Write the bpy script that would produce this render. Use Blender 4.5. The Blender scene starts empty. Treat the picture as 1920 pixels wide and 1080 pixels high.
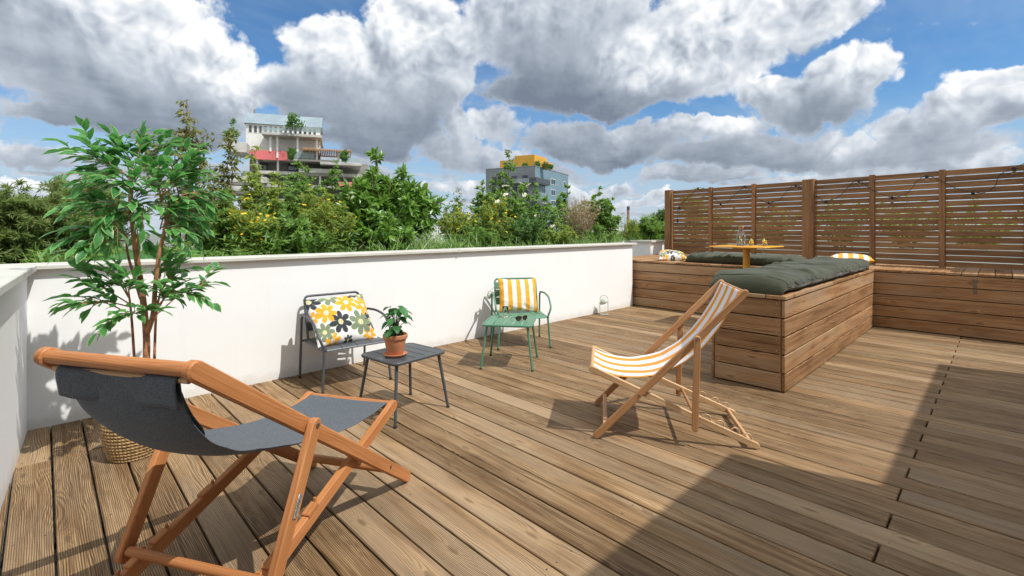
import bpy, math, random
import numpy as np
from mathutils import Vector, Matrix, noise as mnoise
random.seed(11)
SC = bpy.context.scene
COL = SC.collection
PI = math.pi
rad = math.radians
# ---------------------------------------------------------------- camera geometry (metres; x along the white wall, y towards it)
EYE = 1.28
VX, VY = 0.6990, 0.7151
FPX = 900.0
def aim(px):
    k = (px - 960) / FPX
    return VX + k * VY, VY - k * VX
def ground(px, py, z=0.0):                 # where the line of sight through a picture point meets the level z
    d = FPX * (EYE - z) / (py - 430)
    a, b = aim(px)
    return Vector((a * d, b * d, z))
def on_y(px, py, Y):                       # ... meets the upright plane y = Y
    a, b = aim(px); d = Y / b
    return Vector((a * d, Y, EYE - (py - 430) / FPX * d))
def at_depth(px, py, d):
    a, b = aim(px)
    return Vector((a * d, b * d, EYE - (py - 430) / FPX * d))
cam_d = bpy.data.cameras.new("camera")
cam = bpy.data.objects.new("camera", cam_d); COL.objects.link(cam)
cam.location = (0, 0, EYE)
cam.rotation_euler = (PI / 2, 0, -math.atan2(VX, VY))
cam_d.sensor_width = 36; cam_d.lens = 36 * FPX / 1920
cam_d.shift_y = -110 / 1920
cam_d.clip_start = 0.02; cam_d.clip_end = 6000
SC.camera = cam
SC.view_settings.view_transform = 'Standard'; SC.view_settings.look = 'None'
SC.view_settings.exposure = .34; SC.view_settings.gamma = 1

# ---------------------------------------------------------------- node helpers
class NT:
    def __init__(s, tree): s.t = tree; s.n = tree.nodes; s.l = tree.links
    def put(s, sock, v):
        if v is None: return
        if hasattr(v, 'is_output'): s.l.new(v, sock)
        else:
            if isinstance(v, (tuple, list)) and sock.type == 'RGBA' and len(v) == 3: v = (*v, 1)
            sock.default_value = v
    def node(s, typ, props=None, **ins):
        n = s.n.new(typ)
        for k, v in (props or {}).items(): setattr(n, k, v)
        for k, v in ins.items():
            key = int(k[1:]) if k[0] == 'i' and k[1:].isdigit() else k.replace('_', ' ')
            s.put(n.inputs[key], v)
        return n
    def m(s, op, a, b=None, c=None, clamp=False):
        n = s.n.new('ShaderNodeMath'); n.operation = op; n.use_clamp = clamp
        s.put(n.inputs[0], a); s.put(n.inputs[1], b); s.put(n.inputs[2], c)
        return n.outputs[0]
    def v(s, op, a, b=None, out=0):
        n = s.n.new('ShaderNodeVectorMath'); n.operation = op
        s.put(n.inputs[0], a); s.put(n.inputs[1], b)
        return n.outputs[out]
    def mix(s, f, a, b, mode='MIX'):
        n = s.n.new('ShaderNodeMix'); n.data_type = 'RGBA'; n.blend_type = mode
        s.put(n.inputs[0], f); s.put(n.inputs[6], a); s.put(n.inputs[7], b)
        return n.outputs[2]
    def step(s, x, lo, hi, a=0.0, b=1.0):
        n = s.n.new('ShaderNodeMapRange'); n.interpolation_type = 'SMOOTHSTEP'
        s.put(n.inputs[0], x); s.put(n.inputs[1], lo); s.put(n.inputs[2], hi); s.put(n.inputs[3], a); s.put(n.inputs[4], b)
        return n.outputs[0]
    def noise(s, vec, scale, detail=2, rough=.5, dist=0.0, out=0):
        n = s.node('ShaderNodeTexNoise', None, Vector=vec, Scale=scale, Detail=detail, Roughness=rough, Distortion=dist)
        return n.outputs[out]
    def attr(s, name, out):
        n = s.n.new('ShaderNodeAttribute'); n.attribute_name = name
        return n.outputs[out]
def new_mat(name):
    m = bpy.data.materials.new(name); m.use_nodes = True
    nt = NT(m.node_tree); p = m.node_tree.nodes['Principled BSDF']
    return m, nt, p
def plain(name, col, rough=.5, metal=0.0, var=.08, vscale=6, bump=0.0, bscale=120, spec=.5):
    m, nt, p = new_mat(name)
    co = nt.node('ShaderNodeTexCoord').outputs['Object']
    n = nt.noise(co, vscale, 4, .6)
    dark = tuple(c * (1 - var * 1.6) for c in col); light = tuple(min(1, c * (1 + var * 1.6)) for c in col)
    nt.put(p.inputs['Base Color'], nt.mix(nt.step(n, .3, .7), dark, light))
    nt.put(p.inputs['Roughness'], nt.step(n, .2, .8, rough - .06, rough + .06))
    p.inputs['Metallic'].default_value = metal
    p.inputs['Specular IOR Level'].default_value = spec
    if bump:
        b = nt.node('ShaderNodeBump', None, Strength=bump, Distance=.002, Height=nt.noise(co, bscale, 3, .6))
        nt.put(p.inputs['Normal'], b.outputs[0])
    return m
def wood(name, dark, mid, light, tint=.25, groove=0.0, grey=None, knot=1.0, rough=.65, ring=.6, bump=.4, stain=0.0):
    m, nt, p = new_mat(name)
    P = nt.attr('wp', 1); R = nt.attr('wr', 2)
    sep = nt.node('ShaderNodeSeparateXYZ', None, Vector=P)
    X, Y = sep.outputs[0], sep.outputs[1]
    big = nt.noise(nt.v('MULTIPLY', P, (1.1, 8, 8)), 1, 2, .5)
    vor = nt.node('ShaderNodeTexVoronoi', {'voronoi_dimensions': '2D'}, Vector=nt.v('MULTIPLY', P, (1.7, 6.2, 0)), Scale=1.0, Randomness=1.0)
    kd = vor.outputs['Distance']
    vs = nt.node('ShaderNodeSeparateColor', None, Color=vor.outputs['Color'])
    kon = nt.step(vs.outputs[0], .38, .42)                    # only some cells carry a knot
    near = nt.m('MULTIPLY', nt.m('POWER', 2.718, nt.m('MULTIPLY', kd, -7.0)), kon)
    ph = nt.m('ADD', nt.m('MULTIPLY', Y, 760), nt.m('MULTIPLY', big, 78))
    ph = nt.m('ADD', ph, nt.m('MULTIPLY', near, 34))
    rg = nt.m('MULTIPLY_ADD', nt.m('SINE', ph), .5, .5)
    rg = nt.m('POWER', rg, 1.6)
    rmask = nt.step(nt.noise(nt.v('MULTIPLY', P, (.9, 7, 7)), 1.7, 2), .38, .62)
    st = nt.noise(nt.v('MULTIPLY', P, (3.2, 130, 130)), 1, 5, .65)
    st2 = nt.noise(nt.v('MULTIPLY', P, (1.1, 30, 30)), 1, 3, .55)
    bl = nt.noise(nt.v('MULTIPLY', P, (2.2, 6, 6)), 1, 4, .6)
    f = nt.m('ADD', nt.m('MULTIPLY', nt.m('SUBTRACT', st, .5), 1.1), nt.m('MULTIPLY', nt.m('SUBTRACT', st2, .5), 1.2))
    f = nt.m('ADD', f, nt.m('MULTIPLY', nt.m('MULTIPLY', nt.m('SUBTRACT', .5, rg), ring), nt.m('MULTIPLY_ADD', rmask, .75, .25)))
    f = nt.m('ADD', nt.m('ADD', f, .5), nt.m('MULTIPLY', nt.m('SUBTRACT', bl, .5), .9))
    cr = nt.node('ShaderNodeValToRGB', None, Fac=f)
    el = cr.color_ramp.elements
    el[0].position = .12; el[0].color = (*dark, 1); el[1].position = .92; el[1].color = (*light, 1)
    e = el.new(.5); e.color = (*mid, 1)
    c = cr.outputs[0]
    if grey:
        gm = nt.step(nt.m('ADD', nt.noise(nt.v('MULTIPLY', P, (.8, 5, 5)), 1, 4, .6), nt.m('MULTIPLY', nt.m('SUBTRACT', R, .5), .35)),   .45, .72, 0, .62)
        c = nt.mix(gm, c, nt.mix(st, tuple(g * .62 for g in grey), tuple(g * 1.3 for g in grey)))
    if stain:
        sm = nt.step(nt.noise(nt.v('MULTIPLY', P, (.55, 9, 9)), 1.3, 3), .6, .78, 0, stain)
        c = nt.mix(sm, c, (.27, .125, .045))
    core = nt.m('MULTIPLY', nt.step(kd, .085, .03), kon)
    c = nt.mix(nt.m('MULTIPLY', core, .75 * knot), c, tuple(d * .42 for d in dark))
    halo = nt.m('MULTIPLY', nt.m('MULTIPLY', nt.step(kd, .28, .1), kon), .3 * knot)
    c = nt.mix(halo, c, light)
    tv = nt.m('MULTIPLY_ADD', R, tint * 2, 1 - tint)
    c = nt.mix(1.0, c, nt.node('ShaderNodeCombineColor', None, Red=tv, Green=tv, Blue=tv).outputs[0], 'MULTIPLY')
    h = nt.m('ADD', nt.m('MULTIPLY', st, .5), nt.m('MULTIPLY', rg, .35))
    if groove:
        g = nt.m('MULTIPLY_ADD', nt.m('SINE', nt.m('MULTIPLY', Y, 2 * PI / .0072)), .5, .5)
        gsel = nt.step(nt.m('FRACT', nt.m('MULTIPLY', R, 7.3)), .2, .45)
        gm2 = nt.m('MULTIPLY', nt.m('MULTIPLY', nt.m('POWER', g, 2.0), gsel), groove)
        c = nt.mix(gm2, c, tuple(d * .55 for d in dark))
        h = nt.m('SUBTRACT', h, nt.m('MULTIPLY', gm2, 1.2))
    nt.put(p.inputs['Base Color'], c)
    nt.put(p.inputs['Roughness'], nt.step(st, .2, .8, rough - .1, rough + .1))
    p.inputs['Specular IOR Level'].default_value = .35
    b = nt.node('ShaderNodeBump', None, Strength=bump, Distance=.0022, Height=h)
    nt.put(p.inputs['Normal'], b.outputs[0])
    return m
def cloth(name, col=None, rough=.9, weave=900, bump=.25, fuzz=.2, heather=.15, through=0.0):
    m, nt, p = new_mat(name)
    co = nt.node('ShaderNodeTexCoord').outputs['Object']
    base = nt.attr('Col', 0) if col is None else None
    w = nt.noise(co, weave, 2, .6)
    if col is None:
        c = nt.mix(nt.m('MULTIPLY', w, heather * 2), base, (.0, .0, .0)) if heather else base
    else:
        c = nt.mix(nt.step(w, .3, .7), tuple(x * (1 - heather) for x in col), tuple(min(1, x * (1 + heather)) for x in col))
    nt.put(p.inputs['Base Color'], c)
    p.inputs['Roughness'].default_value = rough
    p.inputs['Sheen Weight'].default_value = fuzz
    p.inputs['Specular IOR Level'].default_value = .25
    h = nt.m('ADD', nt.m('MULTIPLY', w, .3), nt.m('MULTIPLY', nt.noise(co, 22, 4, .6), 1.6))
    b = nt.node('ShaderNodeBump', None, Strength=bump, Distance=.006, Height=h)
    nt.put(p.inputs['Normal'], b.outputs[0])
    if through:
        tr = nt.node('ShaderNodeBsdfTranslucent', None, Color=c)
        mx = nt.node('ShaderNodeMixShader', None, Fac=through, i1=p.outputs[0], i2=tr.outputs[0])
        nt.l.new(mx.outputs[0], nt.n['Material Output'].inputs[0])
    return m
def leaf_mat(name, a, b, edge=None, back=None, rough=.45, trans=.3):
    m, nt, p = new_mat(name)
    R = nt.attr('wr', 2)
    c = nt.mix(R, a, b)
    co = nt.node('ShaderNodeTexCoord').outputs['Object']
    c = nt.mix(nt.step(nt.noise(co, 40, 2), .35, .75, 0, .3), c, tuple(x * .55 for x in a))
    if edge:
        E = nt.attr('le', 2)
        c = nt.mix(nt.step(nt.m('ADD', E, nt.m('MULTIPLY', nt.m('SUBTRACT', nt.noise(co, 90, 2), .5), .5)), .74, .95), c, edge)
    nt.put(p.inputs['Base Color'], c)
    p.inputs['Roughness'].default_value = rough
    tr = nt.node('ShaderNodeBsdfTranslucent', None, Color=nt.mix(.5, c, tuple(min(1, x * 1.8) for x in b)))
    mx = nt.node('ShaderNodeMixShader', None, Fac=trans, i1=p.outputs[0], i2=tr.outputs[0])
    nt.l.new(mx.outputs[0], nt.n['Material Output'].inputs[0])
    return m
def glass_mat(name, col=(1, 1, 1), rough=0.0):
    m, nt, p = new_mat(name)
    p.inputs['Base Color'].default_value = (*col, 1); p.inputs['Roughness'].default_value = rough
    p.inputs['Transmission Weight'].default_value = 1; p.inputs['IOR'].default_value = 1.45
    return m

# ---------------------------------------------------------------- mesh builder
def frame(d, up=(0, 0, 1)):
    d = Vector(d).normalized(); up = Vector(up)
    s = d.cross(up)
    if s.length < 1e-4: s = d.cross(Vector((0, 1, 0)))
    s.normalize(); u = s.cross(d)
    return d, s, u
class MB:
    def __init__(s):
        s.V = []; s.F = []; s.wp = []; s.wr = []; s.le = []; s.col = []; s.cut = []
    def add(s, vs, fs, wp=None, wr=None, col=None, le=None):
        o = len(s.V); n = len(vs); s.cut.append((o, len(s.F)))
        s.V.extend([tuple(v) for v in vs]); s.F.extend([tuple(i + o for i in f) for f in fs])
        off = (random.uniform(0, 50), random.uniform(0, 50))
        s.wp.extend([(w[0] + off[0], w[1] + off[1], w[2]) for w in wp] if wp else [(v[0] + off[0], v[1] + off[1], v[2]) for v in vs])
        r = random.random() if wr is None else wr
        s.wr.extend(r if isinstance(r, list) else [r] * n)
        s.le.extend(le if le else [0.0] * n)
        s.col.extend(col if col else [(1, 1, 1, 1)] * n)
    def box(s, lo, hi, bev=.003, M=None, wr=None, grain=None):
        lo = list(lo); hi = list(hi)
        for i in range(3):
            if lo[i] > hi[i]: lo[i], hi[i] = hi[i], lo[i]
        sz = [hi[i] - lo[i] for i in range(3)]
        b = min(bev, min(sz) * .45)
        order = sorted(range(3), key=lambda i: -sz[i])
        if grain is not None: order = [grain] + [i for i in order if i != grain]
        vs = []; idx = {}
        for cx in (0, 1):
            for cy in (0, 1):
                for cz in (0, 1):
                    c = (cx, cy, cz)
                    for a in range(3):
                        p = [(hi[i] if c[i] else lo[i]) + (0 if i == a else (-b if c[i] else b)) for i in range(3)]
                        idx[(c, a)] = len(vs); vs.append(p)
        fs = []
        def q(c): return tuple(c)
        for a in range(3):
            o = [i for i in range(3) if i != a]
            for sgn in (0, 1):
                ring = []
                for (p0, p1) in ((0, 0), (1, 0), (1, 1), (0, 1)):
                    c = [0, 0, 0]; c[a] = sgn; c[o[0]] = p0; c[o[1]] = p1
                    ring.append(idx[(q(c), a)])
                e = 1 if a != 1 else -1
                if (e > 0) != (sgn == 1): ring.reverse()
                fs.append(ring)
        for a in range(3):                                  # edges parallel to axis a
            o = [i for i in range(3) if i != a]
            for p0 in (0, 1):
                for p1 in (0, 1):
                    c0 = [0, 0, 0]; c0[o[0]] = p0; c0[o[1]] = p1; c1 = list(c0); c1[a] = 1
                    fs.append([idx[(q(c0), o[0])], idx[(q(c1), o[0])], idx[(q(c1), o[1])], idx[(q(c0), o[1])]])
        for cx in (0, 1):
            for cy in (0, 1):
                for cz in (0, 1):
                    fs.append([idx[((cx, cy, cz), a)] for a in range(3)])
        wp = [(v[order[0]], v[order[1]] + .37 * v[order[2]], v[order[2]]) for v in vs]
        if M is not None: vs = [M @ Vector(v) for v in vs]
        s.add(vs, fs, wp, wr)
    def bar(s, p, q, w, t, up=(0, 0, 1), bev=.003, wr=None, ext=0.0):     # w measured along 'up', t sideways
        p = Vector(p); q = Vector(q); d, sd, u = frame(q - p, up)
        L = (q - p).length
        M = Matrix(((d.x, sd.x, u.x, p.x), (d.y, sd.y, u.y, p.y), (d.z, sd.z, u.z, p.z), (0, 0, 0, 1)))
        s.box((-ext, -t / 2, -w / 2), (L + ext, t / 2, w / 2), bev, M, wr)
    def plank(s, p, q, w, t, side, bev=.006, n=6, rnd=True):              # flat rail with rounded ends; w along the in-plane normal
        p = Vector(p); q = Vector(q); d = (q - p).normalized(); side = Vector(side).normalized()
        u = side.cross(d).normalized(); out = []
        for k in range(n + 1):
            a = -PI / 2 + PI * k / n
            out.append(q + d * (math.cos(a) * w / 2) + u * (math.sin(a) * w / 2))
        for k in range(n + 1):
            a = PI / 2 + PI * k / n
            out.append(p + d * (math.cos(a) * w / 2) + u * (math.sin(a) * w / 2))
        c = (p + q) / 2; N = len(out); vs = []; wp = []
        rings = ((-t / 2, bev), (-t / 2 + bev, 0), (t / 2 - bev, 0), (t / 2, bev))
        for (h, ins) in rings:
            for o in out:
                e = o - c
                al = e.dot(d); ac = e.dot(u)
                L2 = (q - p).length / 2 + w / 2
                pt = c + d * (al * (1 - ins / L2)) + u * (ac * (1 - ins / (w / 2))) + side * h
                vs.append(pt); wp.append((al, ac + h * .5, h))
        fs = []
        for r in range(3):
            for k in range(N):
                fs.append((r * N + k, r * N + (k + 1) % N, (r + 1) * N + (k + 1) % N, (r + 1) * N + k))
        fs.append(tuple(reversed(range(N)))); fs.append(tuple(range(3 * N, 4 * N)))
        s.add(vs, fs, wp)
    def tube(s, pts, r, seg=8, wr=None, cap=True, r2=None):
        pts = [Vector(p) for p in pts]; n = len(pts); vs = []; wp = []; fs = []
        t0 = (pts[1] - pts[0]).normalized()
        nrm = t0.orthogonal().normalized(); L = 0
        for i, p in enumerate(pts):
            if i == 0: t = t0
            elif i == n - 1: t = (pts[i] - pts[i - 1]).normalized()
            else:
                t = (pts[i + 1] - pts[i]).normalized() + (pts[i] - pts[i - 1]).normalized()
                t = t.normalized() if t.length > 1e-6 else (pts[i] - pts[i - 1]).normalized()
            nrm = nrm - t * nrm.dot(t)
            nrm = nrm.normalized() if nrm.length > 1e-6 else t.orthogonal().normalized()
            bn = t.cross(nrm)
            if i: L += (pts[i] - pts[i - 1]).length
            rr = r[i] if isinstance(r, (list, tuple)) else (r if r2 is None else r + (r2 - r) * i / (n - 1))
            for k in range(seg):
                a = 2 * PI * k / seg
                vs.append(p + nrm * (math.cos(a) * rr) + bn * (math.sin(a) * rr))
                wp.append((L, math.sin(a) * rr * 1.3, math.cos(a) * rr))
        for i in range(n - 1):
            for k in range(seg):
                fs.append((i * seg + k, i * seg + (k + 1) % seg, (i + 1) * seg + (k + 1) % seg, (i + 1) * seg + k))
        if cap:
            fs.append(tuple(reversed(range(seg)))); fs.append(tuple(range((n - 1) * seg, n * seg)))
        s.add(vs, fs, wp, wr)
    def lathe(s, prof, c=(0, 0, 0), seg=24, wr=None, M=None):
        vs = []; fs = []; n = len(prof); wp = []
        for (r, z) in prof:
            for k in range(seg):
                a = 2 * PI * k / seg
                v = Vector((c[0] + math.cos(a) * r, c[1] + math.sin(a) * r, c[2] + z))
                vs.append(M @ v if M is not None else v); wp.append((z, a * r, r))
        for i in range(n - 1):
            for k in range(seg):
                fs.append((i * seg + k, i * seg + (k + 1) % seg, (i + 1) * seg + (k + 1) % seg, (i + 1) * seg + k))
        if prof[0][0] > 1e-5: fs.append(tuple(reversed(range(seg))))
        if prof[-1][0] > 1e-5: fs.append(tuple(range((n - 1) * seg, n * seg)))
        s.add(vs, fs, wp, wr)
    def grid(s, f, nu, nv, closed_u=False, closed_v=False, color=None):
        vs = []; fs = []; wp = []; col = []
        for i in range(nu):
            for j in range(nv):
                u = i / (nu if closed_u else nu - 1); v = j / (nv if closed_v else nv - 1)
                vs.append(f(u, v)); wp.append((u, v, 0))
                if color: col.append((*color(u, v), 1))
        iu = nu if closed_u else nu - 1; jv = nv if closed_v else nv - 1
        for i in range(iu):
            for j in range(jv):
                a, b = i, (i + 1) % nu; c, d = j, (j + 1) % nv
                fs.append((a * nv + c, b * nv + c, b * nv + d, a * nv + d))
        s.add(vs, fs, wp, None, col if color else None)
    def leaves(s, P, D, N, L, W, curl=.25, fold=.3, full=False, wr=None, rs=None):
        P = np.asarray(P, float); D = np.asarray(D, float); N = np.asarray(N, float)
        n = len(P)
        if n == 0: return
        L = np.broadcast_to(np.asarray(L, float), (n,))[:, None]; W = np.broadcast_to(np.asarray(W, float), (n,))[:, None]
        D = D / np.maximum(np.linalg.norm(D, axis=1, keepdims=True), 1e-6)
        S = np.cross(D, N); S = S / np.maximum(np.linalg.norm(S, axis=1, keepdims=True), 1e-6); N = np.cross(S, D)
        def pt(t, sd, w):
            return P + D * L * t - N * (curl * L * t * t) + S * (sd * W / 2 * w) + N * (abs(sd) * fold * W / 2 * w)
        if full:
            cols = [pt(0, 0, 0), pt(.28, -1, .85), pt(.28, 0, 0), pt(.28, 1, .85), pt(.6, -1, .9), pt(.6, 0, 0), pt(.6, 1, .9), pt(1, 0, 0)]
            fs0 = [(0, 2, 1), (0, 3, 2), (1, 2, 5, 4), (2, 3, 6, 5), (4, 5, 7), (5, 6, 7)]
            le0 = [.2, 1, 0, 1, 1, 0, 1, .9]
        else:
            cols = [pt(0, 0, 0), pt(.45, -1, 1), pt(1, 0, 0), pt(.45, 1, 1)]
            fs0 = [(0, 2, 1), (0, 3, 2)]
            le0 = [0, 1, .5, 1]
        k = len(cols)
        A = np.stack(cols, 1).reshape(-1, 3)
        o = len(s.V)
        s.V.extend(map(tuple, A.tolist()))
        for i in range(n):
            b = o + i * k
            s.F.extend([tuple(b + j for j in f) for f in fs0])
        r = np.random.default_rng(len(s.V) + 3).random(n) if wr is None else np.broadcast_to(wr, (n,))
        s.wr.extend(np.repeat(r, k).tolist()); s.le.extend(le0 * n)
        s.wp.extend(map(tuple, A.tolist())); s.col.extend([(1, 1, 1, 1)] * (n * k))
    def build_each(s, name, mat, parent=None, smooth=True, angle=40):       # every added piece becomes an object of its own
        out = []; cuts = s.cut + [(len(s.V), len(s.F))]
        for (v0, f0), (v1, f1) in zip(cuts[:-1], cuts[1:]):
            m = MB(); m.V = s.V[v0:v1]; m.F = [tuple(i - v0 for i in f) for f in s.F[f0:f1]]
            m.wp = s.wp[v0:v1]; m.wr = s.wr[v0:v1]; m.le = s.le[v0:v1]; m.col = s.col[v0:v1]
            out.append(m.build(name, mat, parent, smooth, angle))
        return out
    def build(s, name, mat, parent=None, smooth=True, angle=40, use_col=False, loc=None):
        me = bpy.data.meshes.new(name)
        me.from_pydata(s.V, [], s.F)
        a = me.attributes.new('wp', 'FLOAT_VECTOR', 'POINT'); a.data.foreach_set('vector', np.array(s.wp, 'f').ravel())
        a = me.attributes.new('wr', 'FLOAT', 'POINT'); a.data.foreach_set('value', np.array(s.wr, 'f'))
        if any(s.le):
            a = me.attributes.new('le', 'FLOAT', 'POINT'); a.data.foreach_set('value', np.array(s.le, 'f'))
        if use_col:
            a = me.attributes.new('Col', 'FLOAT_COLOR', 'POINT'); a.data.foreach_set('color', np.array(s.col, 'f').ravel())
        me.materials.append(mat)
        if smooth:
            me.polygons.foreach_set('use_smooth', [True] * len(me.polygons))
            me.set_sharp_from_angle(angle=rad(angle))
        me.update()
        o = bpy.data.objects.new(name, me); COL.objects.link(o)
        if parent: o.parent = parent
        if loc: o.location = loc
        return o
def tag(o, label=None, cat=None, group=None, kind=None):
    if label: o['label'] = label
    if cat: o['category'] = cat
    if group: o['group'] = group
    if kind: o['kind'] = kind
    return o
def thing(name, label, cat, loc=(0, 0, 0), rz=0.0, group=None):
    o = bpy.data.objects.new(name, None); COL.objects.link(o)
    o.empty_display_size = .1
    o.location = loc; o.rotation_euler = (0, 0, rz)
    return tag(o, label, cat, group)
def copy_tree(o, parent=None):
    c = o.copy(); COL.objects.link(c)
    if parent: c.parent = parent
    for ch in list(o.children): copy_tree(ch, c)
    return c
def arc_path(pts, r=.04, n=5):                              # round the corners of a polyline
    pts = [Vector(p) for p in pts]; out = [pts[0]]
    for i in range(1, len(pts) - 1):
        a, b, c = pts[i - 1], pts[i], pts[i + 1]
        d1 = (a - b); d2 = (c - b); k = min(r, d1.length * .45, d2.length * .45)
        p1 = b + d1.normalized() * k; p2 = b + d2.normalized() * k
        for j in range(n + 1):
            t = j / n
            out.append(p1 * (1 - t) ** 2 + b * (2 * t * (1 - t)) + p2 * t * t)
    out.append(pts[-1])
    return out
def spline(pts, n=8):                                       # Catmull-Rom
    pts = [Vector(p) for p in pts]; q = [pts[0] * 2 - pts[1]] + pts + [pts[-1] * 2 - pts[-2]]; out = []
    for i in range(1, len(q) - 2):
        for j in range(n):
            t = j / n; a, b, c, d = q[i - 1], q[i], q[i + 1], q[i + 2]
            out.append(.5 * ((2 * b) + (c - a) * t + (2 * a - 5 * b + 4 * c - d) * t * t + (3 * b - a - 3 * c + d) * t ** 3))
    out.append(pts[-1]); return out
# ---------------------------------------------------------------- light: sun, sky with cumulus clouds
SUN = Vector((.20, -.66, 1.0)).normalized()                 # towards the sun
sd = bpy.data.lights.new("sun", 'SUN'); sd.energy = 3.5; sd.angle = rad(.53); sd.color = (1, .972, .92)
so = bpy.data.objects.new("sun", sd); COL.objects.link(so)
so.rotation_euler = (-SUN).to_track_quat('-Z', 'Y').to_euler(); so.location = (3, -8, 12)
world = bpy.data.worlds.new("World"); SC.world = world; world.use_nodes = True
W = NT(world.node_tree)
bg = W.n['Background']
SKYS = .1
bg.inputs[1].default_value = SKYS
sky = W.n.new('ShaderNodeTexSky'); sky.sky_type = 'NISHITA'; sky.sun_disc = False
sky.sun_elevation = math.asin(SUN.z); sky.sun_rotation = math.atan2(SUN.x, SUN.y)
sky.air_density = 1.0; sky.dust_density = .6; sky.ozone_density = 2.5
DIR = W.node('ShaderNodeTexCoord').outputs['Generated']
sp = W.node('ShaderNodeSeparateXYZ', None, Vector=DIR)
UP = sp.outputs[2]
# turbulence: a coarse warp for the billows, a finer one for the frayed edges
n1 = W.noise(DIR, 4.5, 5, .55, out=1)
n2 = W.noise(DIR, 24, 4, .62, out=1)
wa = W.v('MULTIPLY', W.v('SUBTRACT', n1, (.5, .5, .5)), (.17, .17, .12)); wb = W.v('MULTIPLY', W.v('SUBTRACT', n2, (.5, .5, .5)), (.036, .036, .034))
DW = W.v('ADD', DIR, W.v('ADD', wa, wb))
fx = W.v('DOT_PRODUCT', DW, (VX, VY, 0), 1); rx = W.v('DOT_PRODUCT', DW, (VY, -VX, 0), 1)
dz = W.v('DOT_PRODUCT', DW, (0, 0, 1), 1)
AZ = W.m('ARCTAN2', rx, fx)
HL = W.m('SQRT', W.m('ADD', W.m('MULTIPLY', fx, fx), W.m('MULTIPLY', rx, rx)))
EL = W.m('ARCTAN2', dz, HL)
Q = W.node('ShaderNodeCombineXYZ', None, X=AZ, Y=EL, Z=0.0).outputs[0]
def azel(px, py):
    k = (px - 960) / FPX; az = math.atan(k)
    return az, math.atan((430 - py) / FPX * math.cos(az))
#        px    py   rx   ry   w    body  vertical slope  sideways slope
CLOUDS = [
 (305,  52, 108, 62, 1.25, .74, .10, .10), (440, 165, 60, 70, 1.2, .78, .06, .12), (215, 140, 190, 80, 1.25, .36, .16, .05),
 (340, 215, 150, 42, 1.15, .23, .06, .0), (40, 50, 170, 110, 1.1, .46, .12, .0), (495, 110, 60, 150, .24, .55, .0, .0),
 (620, 95, 90, 55, 1.15, .66, .14, .0), (770, 95, 105, 85, 1.15, .60, .16, .0), (700, 190, 170, 65, 1.25, .34, .14, .0),
 (730, 255, 125, 42, 1.1, .23, .05, .0), (868, 245, 34, 45, .85, .6, .1, .1), (850, 140, 50, 90, 1.0, .46, .1, .1),
 (1030, 55, 170, 80, 1.3, .42, .14, .0), (1110, 170, 165, 40, 1.35, .20, .06, .0), (1205, 120, 62, 46, 1.3, .86, .06, .06),
 (1335, 65, 150, 80, 1.2, .62, .06, .0), (1490, 25, 130, 45, 1.1, .56, .04, .0), (925, 25, 60, 55, 1.0, .5, .05, .0),
 (1590, 140, 85, 42, 1.3, .76, .14, .05), (1500, 195, 110, 40, 1.2, .36, .16, .0), (1430, 170, 70, 36, 1.0, .56, .16, .0),
 (1830, 205, 140, 40, 1.15, .5, .18, .0), (1730, 240, 110, 40, 1.1, .40, .16, .0), (1890, 135, 110, 26, .85, .56, .1, .0),
 (1130, 268, 165, 34, 1.1, .28, .12, .0), (1400, 282, 170, 36, 1.0, .32, .14, .0), (1700, 286, 190, 34, 1.0, .38, .14, .0),
 (1330, 240, 80, 20, 1.0, .62, .1, .0), (960, 322, 150, 26, .8, .42, .14, .0), (1160, 255, 26, 18, 1.0, .7, .05, .0),
 (100, 205, 120, 22, .85, .34, .1, .0), (60, 285, 110, 22, .8, .44, .16, .0), (30, 150, 90, 40, .5, .6, .0, .0),
 (600, 325, 170, 32, .8, .38, .14, .0), (1600, 332, 200, 24, .85, .46, .14, .0), (850, 300, 90, 30, .8, .38, .14, .0),
 (330, 310, 150, 30, .8, .34, .12, .0), (930, 250, 55, 40, .7, .52, .1, .0), (1720, 50, 240, 16, .34, .55, .0, .0),
 (1560, 95, 110, 12, .3, .5, .0, .0),
 (1010, 360, 90, 16, .9, .5, .14, .0), (1140, 345, 60, 16, .9, .52, .16, .0), (1205, 370, 80, 12, .85, .55, .12, .0), (700, 360, 120, 14, .9, .46, .14, .0), (880, 365, 70, 12, .85, .54, .12, .0), (1300, 330, 110, 16, .95, .42, .14, .0),
 (1480, 325, 70, 14, .9, .62, .12, .0), (1840, 300, 90, 20, 1.0, .52, .18, .0), (1570, 270, 60, 22, 1.0, .58, .14, .0), (250, 340, 110, 16, .9, .5, .14, .0), (60, 345, 90, 14, .9, .55, .12, .0),
 (-500, 150, 700, 120, 1.0, .45, .15, .0), (2700, 180, 700, 120, 1.0, .45, .15, .0)]
dens = None; lum = None
for (px, py, rx_, ry_, w, b, sv, sh) in CLOUDS:
    a, e = azel(px, py); ca = math.cos(a)
    ra = rx_ / FPX * ca * ca; re = ry_ / FPX * ca
    t = W.v('MULTIPLY', W.v('SUBTRACT', Q, (a, e, 0)), (1 / ra, 1 / re, 0))
    q = W.v('DOT_PRODUCT', t, t, 1)
    g = W.m('MULTIPLY', W.m('POWER', 2.718, W.m('MULTIPLY', q, -.8)), w)
    lb = W.m('ADD', W.v('DOT_PRODUCT', t, (sh, sv, 0), 1), b)
    gg = W.m('POWER', g, 2.0)
    lg = W.m('MULTIPLY', gg, lb)
    dens = g if dens is None else W.m('MAXIMUM', dens, g)
    if lum is None: lum = lg; wsum = gg
    else: lum = W.m('ADD', lum, lg); wsum = W.m('ADD', wsum, gg)
lum = W.m('DIVIDE', lum, W.m('ADD', wsum, .0001))
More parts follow.
